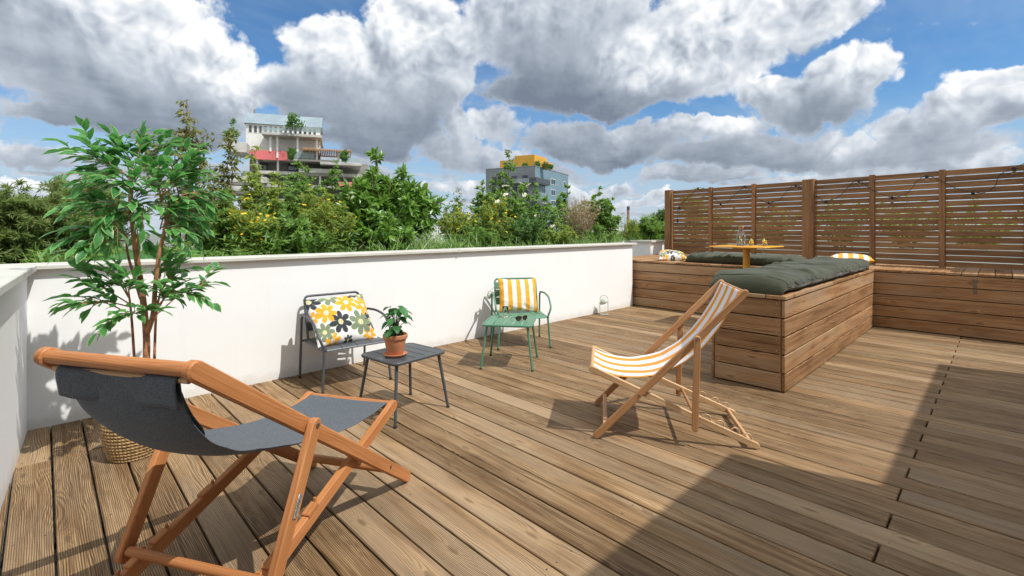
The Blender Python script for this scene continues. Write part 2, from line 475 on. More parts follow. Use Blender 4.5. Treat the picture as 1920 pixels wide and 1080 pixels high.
# generic broken cloud elsewhere and towards the horizon (seen in perspective on a layer)
inv = W.m('DIVIDE', 1.0, W.m('ADD', W.m('MAXIMUM', UP, 0.0), .11))
LAY = W.node('ShaderNodeCombineXYZ', None, X=W.m('MULTIPLY', sp.outputs[0], inv), Y=W.m('MULTIPLY', sp.outputs[1], inv), Z=0.0).outputs[0]
fb = W.noise(LAY, 1.5, 5, .58)
fb2 = W.noise(W.v('ADD', LAY, (.10, -.12, 0)), 1.5, 5, .58)
PUF = W.v('ADD', DIR, W.v('MULTIPLY', wa, (.35, .35, .35)))
def billow(v):                                             # rounded lumps with sharp valleys, three octaves
    tot = None
    for sc, am in ((10, 1.0), (23, .55), (54, .3)):
        n = W.m('ABSOLUTE', W.m('MULTIPLY_ADD', W.noise(v, sc, 0, 0), 2.0, -1.0))
        n = W.m('MULTIPLY', n, am)
        tot = n if tot is None else W.m('ADD', tot, n)
    return tot
puf = billow(PUF)
puf2 = billow(W.v('ADD', PUF, (.012, -.014, .021)))
fine = W.noise(DIR, 20, 6, .64)
lowb = W.step(UP, .02, .20, 1.0, .45)
dd = W.m('ADD', W.m('ADD', dens, W.m('MULTIPLY', W.m('SUBTRACT', fine, .5), .42)), W.m('MULTIPLY', W.m('SUBTRACT', puf, .42), .34))
gen = W.m('MULTIPLY', W.step(fb, .40, .62), lowb)
dd = W.m('MAXIMUM', dd, W.m('MULTIPLY', gen, .62))
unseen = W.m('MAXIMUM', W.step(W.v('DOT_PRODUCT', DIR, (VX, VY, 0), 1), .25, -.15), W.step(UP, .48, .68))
dd = W.m('ADD', dd, W.m('MULTIPLY', unseen, W.m('ADD', fb, .1)))  # extra cloud cover added out of view to lift the fill
alpha = W.step(dd, .33, .52)
lum = W.m('ADD', W.m('MULTIPLY', lum, W.step(dens, .05, .35)), W.m('MULTIPLY', W.m('SUBTRACT', .56, W.m('MULTIPLY', W.step(fb, .5, .68), .22)), W.step(dens, .35, .05)))
lum = W.m('ADD', lum, W.m('MULTIPLY', W.m('MULTIPLY', W.m('SUBTRACT', puf, puf2), W.step(lum, .30, .66, .14, 1.0)), .60))
lum = W.m('ADD', lum, W.m('MULTIPLY', W.m('SUBTRACT', fb, fb2), .25))
lum = W.m('ADD', lum, W.step(dd, .68, .30, 0, .16))           # thin cloud edges are bright
lum = W.m('MULTIPLY_ADD', W.m('SUBTRACT', lum, .45), 1.25, .475)
lum = W.m('MAXIMUM', W.m('MINIMUM', lum, .97), .12)
cr = W.node('ShaderNodeValToRGB', None, Fac=lum)
el = cr.color_ramp.elements
el[0].position = .1; el[0].color = (.145, .178, .235, 1); el[1].position = .95; el[1].color = (.80, .81, .82, 1)
for pos, c in ((.25, (.235, .275, .335)), (.45, (.375, .42, .485)), (.68, (.56, .60, .65))):
    e = el.new(pos); e.color = (*c, 1)
# bright cloud added outside the picture, behind and overhead, as fill light
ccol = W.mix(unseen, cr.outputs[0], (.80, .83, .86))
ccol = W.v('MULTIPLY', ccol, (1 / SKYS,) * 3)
skc = W.v('MULTIPLY', sky.outputs[0], (.56, .86, 1.06))
veil = W.m('MULTIPLY', W.step(W.noise(W.v('MULTIPLY', LAY, (1, 2.2, 1)),   .8, 4, .65), .40, .72), .34)
skc = W.mix(veil, skc, tuple(x / SKYS for x in (.36, .46, .60)))
haze = W.step(UP, .26, .0, 0, .92)
skc = W.mix(haze, skc, tuple(x / SKYS for x in (.40, .49, .59)))
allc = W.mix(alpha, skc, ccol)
allc = W.mix(W.step(UP, .08, .0, 0, .5), allc, tuple(x / SKYS for x in (.50, .56, .62)))
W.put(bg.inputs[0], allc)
world.cycles.sampling_method = 'MANUAL'; world.cycles.sample_map_resolution = 256

# ---------------------------------------------------------------- materials
M_DECK = wood('weathered deck', (.072, .036, .013), (.215, .124, .052), (.36, .238, .126), tint=.18, groove=.7, grey=(.285, .208, .13), rough=.72, stain=.6, ring=.75, bump=.5)
M_BENCH = wood('bench pine', (.125, .052, .017), (.30, .148, .057), (.43, .245, .115), tint=.22, grey=(.35, .245, .15), ring=.9, rough=.65)
M_FENCE = wood('fence pine', (.115, .052, .019), (.24, .118, .046), (.335, .182, .080), tint=.2, rough=.65)
M_EUC = wood('oiled eucalyptus', (.30, .115, .036), (.43, .172, .058), (.54, .235, .088), tint=.08, knot=0, rough=.55, ring=.3, bump=.14)
M_TEAK = wood('varnished beech', (.29, .13, .05), (.42, .205, .085), (.52, .29, .14), tint=.12, knot=0, rough=.5, ring=.25, bump=.12)
M_TEAKL = wood('pale beech', (.42, .24, .11), (.56, .35, .18), (.66, .45, .26), tint=.1, knot=0, rough=.5, ring=.2, bump=.1)
def render_wall(name, col):
    m, nt, p = new_mat(name)
    co = nt.node('ShaderNodeTexCoord').outputs['Object']
    n = nt.noise(co, 1.3, 5, .6)
    st = nt.noise(nt.v('MULTIPLY', co, (5, 5, .5)), 1.6, 4, .6)
    c = nt.mix(nt.step(n, .3, .75), col, tuple(x * .965 for x in col))
    c = nt.mix(nt.step(st, .55, .85, 0, .12), c, (.52, .50, .45))
    zz = nt.node('ShaderNodeSeparateXYZ', None, Vector=co).outputs[2]
    g = nt.m('MULTIPLY', nt.step(nt.m('ADD', zz, nt.m('MULTIPLY', nt.noise(co, 9, 5, .65), -.22)), .06, -.04), .30)
    c = nt.mix(g, c, (.42, .36, .28))
    nt.put(p.inputs['Base Color'], c); p.inputs['Roughness'].default_value = .85
    b = nt.node('ShaderNodeBump', None, Strength=.25, Distance=.002, Height=nt.noise(co, 160, 3, .7))
    nt.put(p.inputs['Normal'], b.outputs[0])
    return m
M_WALL = render_wall('white render', (.835, .84, .835))
M_CAP = plain('cap metal', (.56, .55, .50), .5, 0, .05, 3, .05)
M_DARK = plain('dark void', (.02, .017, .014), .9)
M_SOIL = plain('soil', (.05, .036, .024), .95, 0, .3, 14, .8, 60)
M_CHAR = plain('charcoal powder coat', (.062, .068, .076), .42, 0, .06, 8, .08, 500)
M_GREEN = plain('sage powder coat', (.085, .215, .135), .42, 0, .06, 8, .08, 500)
M_MUST = plain('mustard powder coat', (.62, .30, .018), .45, 0, .05, 5)
M_RUB = plain('black rubber', (.015, .015, .015), .7)
M_STEEL = plain('zinc steel', (.42, .41, .39), .4, .9, .12, 30)
M_RUST = plain('worn steel', (.22, .18, .14), .55, .7, .2, 40)
M_TERRA = plain('terracotta', (.56, .235, .115), .8, 0, .1, 9, .2, 200)
M_CONC = plain('concrete', (.44, .425, .39), .85, 0, .12, .6)
M_CONCD = plain('dark concrete', (.24, .23, .21), .85, 0, .12, .6)  # darker grey concrete for recessed walls, roofs and slab
M_PINK = plain('coral panels', (.62, .15, .15), .6, 0, .05, .5)
M_ZINC = plain('zinc roof', (.27, .34, .38), .45, .3, .08, .4)
M_PALE = plain('pale cladding', (.68, .67, .63), .7, 0, .05, .5)
M_PANE = plain('window glass dark', (.035, .05, .065), .08, 0, .3, .3, spec=.8)
M_RAILG = plain('pale balustrade glass', (.33, .42, .42), .12, 0, .1, .4, spec=.8)
nt_ = NT(M_RAILG.node_tree); nt_.l.new(nt_.node('ShaderNodeMixShader', None, Fac=.5, i1=M_RAILG.node_tree.nodes['Principled BSDF'].outputs[0], i2=nt_.node('ShaderNodeBsdfTransparent').outputs[0]).outputs[0], nt_.n['Material Output'].inputs[0])
M_TEAL = plain('blue grey cladding', (.15, .235, .275), .6, 0, .06, .3)
M_TEALD = plain('grey cladding', (.20, .22, .235), .6, 0, .06, .3)
M_YEL = plain('ochre cladding', (.62, .33, .035), .6, 0, .05, .3)
M_BRICK = plain('brick', (.28, .15, .11), .85, 0, .15, 2)
M_BARK = plain('bark', (.16, .105, .06), .85, 0, .25, 25, .6, 120)
M_TWIG = plain('pale twig', (.30, .22, .13), .85, 0, .25, 25, .3, 150)
M_STEMG = plain('green stem', (.13, .16, .05), .7, 0, .25, 25)
M_FTRUNK = plain('ficus stem', (.36, .165, .075), .65, 0, .3, 22, .7, 140)
M_CLEAR = glass_mat('clear glass')
M_WATER = glass_mat('water', (.96, .99, .97)); M_WATER.node_tree.nodes['Principled BSDF'].inputs['IOR'].default_value = 1.33
# ---------------------------------------------------------------- the setting
def ground_sheet():
    mb = MB(); mb.box((-2500, -2500, -26.5), (3500, 3500, -26), 0)
    tag(mb.build('ground', plain('city ground', (.16, .17, .15), .9, 0, .3, .01), None, False), kind='structure')
ground_sheet()
mb = MB(); mb.box((-3.2, -9, -4.2), (12, 9, -.06), 0)
tag(mb.build('roof_slab', M_CONCD, None, False), kind='structure')
BW = .15; GAP = .009
mb = MB()
for k in range(-3, 57):
    x0 = .036 + BW * k + GAP / 2; x1 = x0 + BW - GAP
    ends = [-5.2, .35, 3.705, 4.345] if k % 2 else [-5.2, -1.1, 4.345]
    if k % 2 and k > 10: ends = [-5.2, .35, 4.345]
    for a, b in zip(ends[:-1], ends[1:]):
        dz = random.uniform(-.0012, .0012)
        mb.box((x0, a + .004, -.028 + dz), (x1, b - .004, dz), .0035, None, None, 1)
tag(mb.build('deck', M_DECK, None, True, 30), kind='structure')
mb = MB()
for k in range(-3, 50):
    for y in (.31, .39, 1.2, 2.0, 2.8, 3.665, 3.745, 4.25):
        if y in (.31, .39, 3.665, 3.745) and not k % 2: y = round(y, 1) + .02
        for s in (-.045, .045):
            x = .036 + BW * (k + .5) + s + random.uniform(-.004, .004); yy = y + random.uniform(-.004, .004)
            mb.add([(x + math.cos(a) * .0042, yy + math.sin(a) * .0042, .0016) for a in [2 * PI * i / 7 for i in range(7)]], [tuple(range(7))])
tag(mb.build('deck_screws', M_RUST, None, False), 'rows of small screw heads sunk in the deck boards', 'screws', None, 'stuff')
mb = MB()
for y in (-4.5, -3, -1.1, .35, 1.2, 2.0, 2.8, 3.705, 4.25): mb.box((-.5, y - .03, -.07), (8.7, y + .03, -.03), .002)
tag(mb.build('deck_joist', M_DARK, None, False), kind='structure')

# planter walls
YW = 4.335
def wall_piece(name, label, boxes, caps, lx=0):
    t = thing(name, label, 'planter wall', boxes[0][0])
    o = Vector(t.location)
    b = MB()
    for lo, hi in boxes: b.box(Vector(lo) - o, Vector(hi) - o, .006)
    b.build('wall', M_WALL, t, True, 30)
    c = MB()
    for lo, hi in caps: c.box(Vector(lo) - o, Vector(hi) - o, .004)
    c.build('cap', M_CAP, t, True, 30)
    return t
t = wall_piece('planter_wall', 'long white rendered planter wall with grey metal cap behind the chairs',
           [((-.30, YW, -.06), (7.06, YW + .24, 1.03))],
           [((-.28, YW - .045, 1.022), (3.36, YW + .27, 1.052)), ((3.366, YW - .045, 1.0225), (7.13, YW + .27, 1.0535))])
mb = MB(); mb.box((3.355 + .30, -.049, 1.018 + .06), (3.375 + .30, .272, 1.0555 + .06), .002)
mb.build('cap_joint', M_CAP, t)
# left wall: runs slightly askew towards the camera
t = thing('planter_wall', 'white side wall with metal cap at the left edge of the deck', 'planter wall', (-.07, YW, -.06), rad(-3.45))
mb = MB(); mb.box((-.24, -9, 0), (0, .05, 1.08), .006); mb.build('wall', M_WALL, t, True, 30)
mb = MB(); mb.box((-.27, -9, 1.074), (.045, -.035, 1.1125), .004); mb.build('cap', M_CAP, t, True, 30)
t = wall_piece('planter_wall', 'short white stepped planter wall beyond the end of the long wall',
           [((8.86, 5.02, -.06), (9.06, 5.62, 1.02)), ((9.06, 5.02, -.06), (9.42, 5.22, 1.02)), ((7.3, 5.62, -.06), (9.06, 5.82, 1.02))],
           [((8.815, 4.975, 1.012), (9.10, 5.66, 1.054)), ((9.104, 4.975, 1.013), (9.47, 5.26, 1.053))])
mb = MB(); mb.box((-3.1, YW + .24, -.06), (7.05, 8.6, .95), 0); mb.box((7.05, 5.82, -.06), (9.06, 8.6, .951), 0); mb.box((-3.1, -8.9, -.06), (-.95, YW + .24, .955), 0)
mb.box((9.06, 5.22, -.06), (11.9, 8.6, .952), 0)
tag(mb.build('planting_bed', M_SOIL, None, False), kind='structure')

# the house behind the camera whose shadow lies on the deck
t = thing('house', 'flat roofed white house behind the terrace that shades the right of the deck', 'house', (-3, -.9, 0))
b = MB(); b.box((0, -4.2, -.05), (6.40, 0, 2.88), .01); b.box((6.40, -4.2, -.05), (9.66, -.66, 2.881), .01); b.build('wall', M_WALL, t)
b = MB(); b.box((-.05, -4.25, 2.88), (6.41, .01, 3.0), .004); b.box((6.41, -4.25, 2.881), (9.69, -.65, 3.001), .004); b.build('roof', M_CAP, t)
for (x0, x1, y) in ((1.2, 5.4, .0), (7.0, 9.4, -.66)):
    w = MB(); w.box((x0, y, 0), (x0 + .06, y + .05, 2.2), .003); w.box((x1 - .06, y, 0), (x1, y + .05, 2.2), .003)
    w.box((x0 + .06, y, 2.14), (x1 - .06, y + .05, 2.2), .003); w.box(((x0 + x1) / 2 - .03, y, 0), ((x0 + x1) / 2 + .03, y + .05, 2.14), .003)
    f = w.build('window', M_CHAR, t)
    g = MB(); g.box((x0 + .06, y + .012, 0), ((x0 + x1) / 2 - .03, y + .03, 2.14), 0); g.box(((x0 + x1) / 2 + .03, y + .012, 0), (x1 - .06, y + .03, 2.14), 0)
    g.build('pane', M_PANE, f)
# ---------------------------------------------------------------- benches of horizontal pine boards
BH = .76; LID = .032; NB = 5
def board_faces(mb, a, b, inward, z0=.005, z1=BH - LID - .004, t=.024, trim=(0, 0)):
    """five boards from a to b (plan points), thickness laid towards 'inward'"""
    a = Vector((*a, 0)); b = Vector((*b, 0)); n = Vector((*inward, 0)).normalized(); d = (b - a).normalized()
    h = (z1 - z0) / NB
    for i in range(NB):
        zc = z0 + h * (i + .5)
        w = h - random.uniform(.007, .012)
        mb.bar(a + d * trim[0] + n * (t / 2) + Vector((0, 0, zc)), b - d * trim[1] + n * (t / 2) + Vector((0, 0, zc)), w, t, (0, 0, 1), .004)
def screws(mb, pts, n):
    n = Vector((*n, 0)).normalized()
    for p in pts:
        mb.tube([Vector(p) - n * .004, Vector(p) + n * .0015], .0045, 6)
def bench(name, label, lo, hi, faces, lid_along, posts=(), lidw=.14, scr=(), over=.012):
    t = thing(name, label, 'bench', (lo[0], lo[1], 0)); o = Vector((lo[0], lo[1], 0))
    mb = MB()
    for (a, b, n, trim) in faces: board_faces(mb, (a[0] - o.x, a[1] - o.y), (b[0] - o.x, b[1] - o.y), n, trim=trim)
    mb.build('side_boards', M_BENCH, t, True, 30)
    mb = MB()
    W_ = (hi[1] - lo[1]) if lid_along == 0 else (hi[0] - lo[0])
    L_ = (hi[0] - lo[0]) if lid_along == 0 else (hi[1] - lo[1])
    n = max(1, round((W_ + over * 2) / lidw)); w = (W_ + over * 2) / n
    for i in range(n):
        c0 = -over + w * i + .003; c1 = c0 + w - .006
        cuts = [-over, L_ + (0 if lid_along == 0 else over)]
        if L_ > 2.6: cuts.insert(1, random.uniform(.35, .65) * L_)
        for q0, q1 in zip(cuts[:-1], cuts[1:]):
            if lid_along == 0: mb.box((q0 + .001, c0, BH - LID), (q1 - .001, c1, BH + random.uniform(-.001, .001)), .004, None, None, 0)
            else: mb.box((c0, q0 + .001, BH - LID), (c1, q1 - .001, BH + random.uniform(-.001, .001)), .004, None, None, 1)
    mb.build('seat_boards', M_BENCH, t, True, 30)
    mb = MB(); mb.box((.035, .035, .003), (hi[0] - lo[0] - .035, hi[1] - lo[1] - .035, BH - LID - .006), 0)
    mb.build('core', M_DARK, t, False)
    if posts:
        mb = MB()
        for (x, y) in posts: mb.box((x - o.x - .014, y - o.y - .014, .004), (x - o.x + .014, y - o.y + .014, BH - LID - .002), .003)
        mb.build_each('corner_post', M_FENCE, t)
    if scr:
        mb = MB()
        for (p, n) in scr: screws(mb, [Vector(q) - o for q in p], n)
        mb.build_each('screw', M_STEEL, t)
    return t
hb = (BH - LID - .009) / NB
def scr_rows(x, y, n): return ([(x, y, .005 + hb * (i + .5) + s * hb * .3) for i in range(NB) for s in (-1, 1)], n)
AX0, AX1, AY0, AY1 = 4.135, 7.80, 1.187, 1.765
bench('wooden_bench', 'long pine board bench arm with green mattress jutting out towards the deck chair', (AX0, AY0), (AX1, AY1),
      [((AX0, AY0 + .03), (AX0, AY1 - .03), (1, 0), (.0, .0)), ((AX0 + .0, AY0), (AX1, AY0), (0, 1), (0, 0)), ((AX0, AY1), (AX1 - .65, AY1), (0, -1), (0, 0))], 0,
      posts=((AX0 + .02, AY0 + .04), (AX0 + .02, AY1 - .04)),
      scr=(scr_rows(AX0, AY0 + .062, (-1, 0)), scr_rows(AX0, AY1 - .062, (-1, 0))))
bench('wooden_bench', 'pine board bench along the back between the white wall and the bench arm', (7.13, AY1 + .013), (9.85, 5.012),
      [((7.13, AY1 + .013), (7.13, 4.75), (1, 0), (0, 0))], 0,
      scr=(scr_rows(7.13, 4.30, (-1, 0)), scr_rows(7.13, 2.9, (-1, 0))), over=.0)
t = bench('wooden_bench', 'low board fronted storage bench with a metal latch under the right of the fence', (AX1 + .012, -.36), (9.85, AY1 + .0),
      [((AX1 + .012, -.33), (AX1 + .012, AY0 + .03), (1, 0), (0, 0))], 0, scr=(scr_rows(AX1 + .012, -.085, (-1, 0)),), over=.0)
# latch: hasp plate, knob and padlock eye
L0 = Vector((0, on_y(1828, 530, .30).y + .36 - .05, 0))
ly = (AX1 * (VY - (1828 - 960) / FPX * VX) / (VX + (1828 - 960) / FPX * VY)) + .36
mb = MB(); mb.box((-.006, ly - .022, .665), (.0, ly + .022, .70), .002); mb.box((-.007, ly - .012, .60), (-.001, ly + .012, .665), .002)
mb.tube([(-.004, ly, .69), (-.03, ly, .69)], .009, 8); mb.tube(arc_path([(-.004, ly - .013, .618), (-.026, ly - .013, .60), (-.026, ly + .013, .60), (-.004, ly + .013, .618)], .01), .0035, 6)
mb.box((-.005, ly - .016, .52), (.0, ly + .016, .575), .002); mb.tube([(-.004, ly, .548), (-.022, ly, .548)], .008, 8)
mb.build('latch', M_RUST, t)
mb = MB(); mb.box((-.03, -.004, .004), (.06, .03, BH + .0), .003); mb.build('corner_post', M_FENCE, t)
# ---------------------------------------------------------------- slatted fence standing on the bench backs
FA = Vector((9.30, 4.90, 0)); FB = Vector((8.60, -.20, 0)); FD = (FB - FA).normalized(); FN = Vector((FD.y, -FD.x, 0))   # FN: towards the deck
if FN.x > 0: FN = -FN
def on_fence(px, py=430):
    a, b = aim(px)
    # (a d, b d) = FA + s FD
    det = a * (-FD.y) - b * (-FD.x)
    d = (FA.x * (-FD.y) - FA.y * (-FD.x)) / det
    s = (a * d - FA.x) * FD.x + (b * d - FA.y) * FD.y
    return s, EYE - (py - 430) / FPX * d
FTOP = 2.082; FBOT = .775
def fence_panel(name, label, s0, s1, battens):
    o = FA + FD * s0
    t = thing(name, label, 'fence', (o.x, o.y, BH), math.atan2(FD.y, FD.x), 'slatted fence panels behind the benches')
    L = s1 - s0; sg = 1 if (Matrix.Rotation(-math.atan2(FD.y, FD.x), 3, 'Z') @ FN).y > 0 else -1
    b0 = BH
    n = 16; p = (FTOP - FBOT) / n
    mb = MB()
    for i in range(n):
        z = FBOT + p * i - b0
        w = p - random.uniform(.008, .0115)
        z += random.uniform(-.001, .001)
        edges = [0] + [s - s0 for s in battens] + [L]
        for a, b in zip(edges[:-1], edges[1:]):
            mb.box((a + .001, -.010, z), (b - .001, .010, z + w), .003, None, None, 0)
    mb.build('slats', M_FENCE, t, True, 30)
    for s in battens:
        mb = MB(); mb.box((s - s0 - .032, sg * .0115, FBOT - b0 - .02), (s - s0 + .032, sg * .036, FTOP - b0 + .006), .003); mb.build('batten', M_FENCE, t, True, 30)
        mb = MB(); mb.box((s - s0 - .032, -sg * .0115, FBOT - b0 - .02), (s - s0 + .032, -sg * .03, FTOP - b0 + .006), .003); mb.build('batten', M_FENCE, t, True, 30)
    return t, sg
def fence_post(label, s, w, h=FTOP + .012):
    o = FA + FD * s
    t = thing('fence_post', label, 'fence post', (o.x, o.y, BH), math.atan2(FD.y, FD.x))
    mb = MB(); mb.box((-w / 2, -.045, 0), (w / 2, .045, h - BH), .005); mb.build('post', M_FENCE, t, True, 30)
    mb = MB(); mb.box((-w / 2 - .0, -.047 - .03, .0), (w / 2, -.0472, h - BH - .006), .004) 
    mb.box((-w / 2 - .0, .0472, .0), (w / 2, .077, h - BH - .006), .004); mb.build_each('facing_board', M_FENCE, t, True, 30)
    return t
sl = on_fence(1262)[0]; sm0 = on_fence(1507)[0]; sm1 = on_fence(1529)[0]; sr = on_fence(1921)[0]
fence_post('pine fence post at the far end beside the white wall', on_fence(1255)[0], .125)
fence_post('pine fence post between the two fence panels behind the yellow table', (sm0 + sm1) / 2, sm1 - sm0 - .004)
fence_post('pine fence post at the right edge of the terrace', sr + .05, .10)
_, SG = fence_panel('fence', 'slatted pine fence panel behind the yellow table and green mattress', sl + .002, sm0 - .002, [on_fence(1333)[0], on_fence(1414)[0]])
fence_panel('fence', 'slatted pine fence panel above the storage bench at the right', sm1 + .002, sr, [on_fence(1636)[0], on_fence(1767)[0]])
# side screen at the right end (just outside the picture; it shades the end of the bench)
t = thing('side_screen', 'closed board side screen at the right end of the bench', 'fence', (8.15, -.42, 0))
mb = MB()
for i in range(14): mb.box((0, 0, .04 + i * .145), (1.1, .022, .04 + i * .145 + .138), .003)
mb.build('boards', M_FENCE, t)
mb = MB(); mb.box((0, -.06, 0), (.06, -.001, 2.07), .004); mb.box((1.04, -.06, 0), (1.10, -.001, 2.07), .004); mb.build_each('post', M_FENCE, t)
# ---------------------------------------------------------------- festoon lights pinned along the fence
pts = [(1273, 413), (1273.5, 400), (1276, 388), (1291, 372), (1303, 362), (1311, 352), (1330, 358), (1345, 374), (1354, 382), (1366, 379), (1380, 366), (1393, 355), (1399, 349), (1408, 356), (1418, 368),
       (1432, 377), (1444, 380), (1462, 376), (1472, 366), (1481, 355), (1495, 347), (1512, 357), (1530, 367), (1542, 374), (1551, 377), (1575, 369), (1592, 352), (1601, 343), (1613, 338), (1630, 351), (1645, 360),
       (1664, 367), (1675, 370), (1698, 366), (1712, 353), (1722, 340), (1740, 330), (1770, 341), (1795, 354), (1826, 361), (1850, 361), (1868, 348), (1873, 332), (1886, 322), (1903, 315), (1922, 307)]
def pin(px, py, off=.055):
    s, z = on_fence(px, py); p = FA + FD * s + FN * off
    return Vector((p.x, p.y, z))
C3 = [pin(*p) for p in pts]
o = C3[0].copy()
t = thing('string_light', 'black festoon cable of clear bulbs strung along the slatted fence', 'string lights', o)
mb = MB(); mb.tube([p - o for p in spline(C3, 5)], .0042, 6); mb.build('cable', M_RUB, t)
mb = MB(); mb.tube([(0, 0, .02), (0, 0, -.045)], .013, 8, r2=.016); mb.build('plug', M_RUB, t)
M_BULB = glass_mat('bulb glass', (1, .97, .9))
for i, (px, py) in enumerate([(1276.5, 389), (1312, 353), (1354, 382), (1399, 349), (1444, 380), (1495, 347), (1551, 377), (1613, 338), (1675, 370), (1740, 330), (1826, 361), (1903, 315)]):
    c = pin(px, py) - o
    mb = MB(); mb.lathe([(.006, .012), (.016, .006), (.019, -.03), (.017, -.038), (.0, -.039)][::-1], c, 10); so_ = mb.build('socket', M_RUB, t)
    mb = MB(); mb.lathe([(.0, -.093), (.011, -.089), (.021, -.074), (.022, -.06), (.015, -.044), (.011, -.0375)], c, 12); mb.build('bulb', M_BULB, so_)
# ---------------------------------------------------------------- soft furnishing
YEL = (.80, .39, .028); WHT = (.80, .79, .76); CHA = (.040, .046, .052); SAGE = (.20, .25, .15)
def affine_uv(z):                                            # flower centres measured on the pillow, as fractions of its half width and half height
    ex, ey = (177.5, -27.5), (-60, -117.5); c = (342.5, 385)
    dx, dy = z[0] - c[0], z[1] - c[1]; det = ex[0] * ey[1] - ey[0] * ex[1]
    return ((dx * ey[1] - ey[0] * dy) / det, (ex[0] * dy - dx * ex[1]) / det)
FLW = [((230, 378), YEL, .33, .2), ((340, 318), YEL, .35, .5), ((455, 322), YEL, .34, .1), ((322, 420), CHA, .37, .3), ((447, 412), SAGE, .40, .0), ((235, 287), SAGE, .36, .2), ((350, 262), CHA, .28, .6),
       ((430, 260), SAGE, .28, .3), ((132, 312), CHA, .34, .4), ((242, 468), SAGE, .30, .1), ((300, 508), YEL, .26, .7), ((522, 462), YEL, .24, .2), ((515, 392), CHA, .34, .5), ((165, 395), YEL, .2, .4), ((395, 500), CHA, .16, .1)]
FLW = [(affine_uv(c), k, r, ph) for (c, k, r, ph) in FLW]
def flower_col(u, v):
    for ((cx, cy), k, R_, ph) in FLW:
        dx, dy = (u - cx), (v - cy) * .8
        r = math.hypot(dx, dy); th = math.atan2(dy, dx) + ph
        if r < R_ * .23:
            if r < R_ * .2 and math.sin(u * 150) * math.sin(v * 140) > .55: return CHA
            return (.74, .66, .36) if k != YEL else (.82, .78, .66)
        p = abs(math.cos(3.5 * th))
        if r < R_ * (.34 + .66 * p ** .55): return k
    return WHT
def stripes(n, first, edge=None):
    def f(u, v):
        k = int((u + 1) / 2 * n * .9999)
        return (YEL, WHT)[(k + first) % 2]
    return f
M_COLCLOTH = cloth('printed cotton', None, .85, 700, .3, .15, .06, .08)
def pillow(name, label, w, h, th, colf, M, cat='cushion', group=None, seed=0, res=90):
    """M places the pillow's own plane (x across, y up the pillow, z out of its face)"""
    mb = MB()
    def shape(u, v, s):
        a = 1 - abs(u) ** 2.6; b = 1 - abs(v) ** 2.6
        e = max(a, 0) ** .55 * max(b, 0) ** .55
        px_ = u * w / 2 * (1 - .055 * (1 - v * v) ** 1.0 * abs(u) ** 3); py_ = v * h / 2 * (1 - .07 * (1 - u * u) * abs(v) ** 3)
        n = mnoise.noise(Vector((u * 1.6 + seed, v * 1.6, s * 3))) * .012 + mnoise.noise(Vector((u * 5 + seed, v * 4, s * 3 + 5))) * .0055
        edge = (1 - abs(u)) * (1 - abs(v))
        cr = math.sin((u * 3 + v * 5 + seed) * 2.2) * .004 * (1 - min(1, edge * 3))
        z = s * (th / 2 * e + .003) + (n + cr) * (s if True else 1) * min(1, e * 2) + .012 * math.sin(u * 2.2 + seed) * v
        return Vector((px_, py_, z))
    k = res
    for s in (1, -1):
        vs = []; cs = []; fs = []; wp = []
        for i in range(k):
            for j in range(k):
                u = -1 + 2 * i / (k - 1); v = -1 + 2 * j / (k - 1)
                vs.append(shape(u, v, s)); cs.append((*colf(u, v), 1)); wp.append((u, v, s))
        for i in range(k - 1):
            for j in range(k - 1):
                f = (i * k + j, (i + 1) * k + j, (i + 1) * k + j + 1, i * k + j + 1)
                fs.append(f if s > 0 else tuple(reversed(f)))
        mb.add(vs, fs, wp, None, cs)
    rim = []
    for i in range(k): rim.append((-1 + 2 * i / (k - 1), -1))
    for i in range(1, k): rim.append((1, -1 + 2 * i / (k - 1)))
    for i in range(1, k): rim.append((1 - 2 * i / (k - 1), 1))
    for i in range(1, k - 1): rim.append((-1, 1 - 2 * i / (k - 1)))
    vs = []; cs = []; fs = []
    for (u, v) in rim:
        for s in (1, -1): vs.append(shape(u, v, s)); cs.append((*colf(u, v), 1))
    n = len(rim)
    for i in range(n): fs.append((2 * i, 2 * i + 1, 2 * ((i + 1) % n) + 1, 2 * ((i + 1) % n)))
    mb.add(vs, fs, None, None, cs)
    o = mb.build(name, M_COLCLOTH, None, True, 60, True)
    o.matrix_world = M
    return tag(o, label, cat, group)
def mat_from(o, x, y, z):
    x = Vector(x).normalized(); y = (Vector(y) - x * Vector(y).dot(x)).normalized(); zz = x.cross(y)
    return Matrix(((x.x, y.x, zz.x, o[0]), (x.y, y.y, zz.y, o[1]), (x.z, y.z, zz.z, o[2]), (0, 0, 0, 1)))
M_MATT = cloth('dark green mattress cloth', (.042, .047, .024), .8, 500, .45, .2, .2)
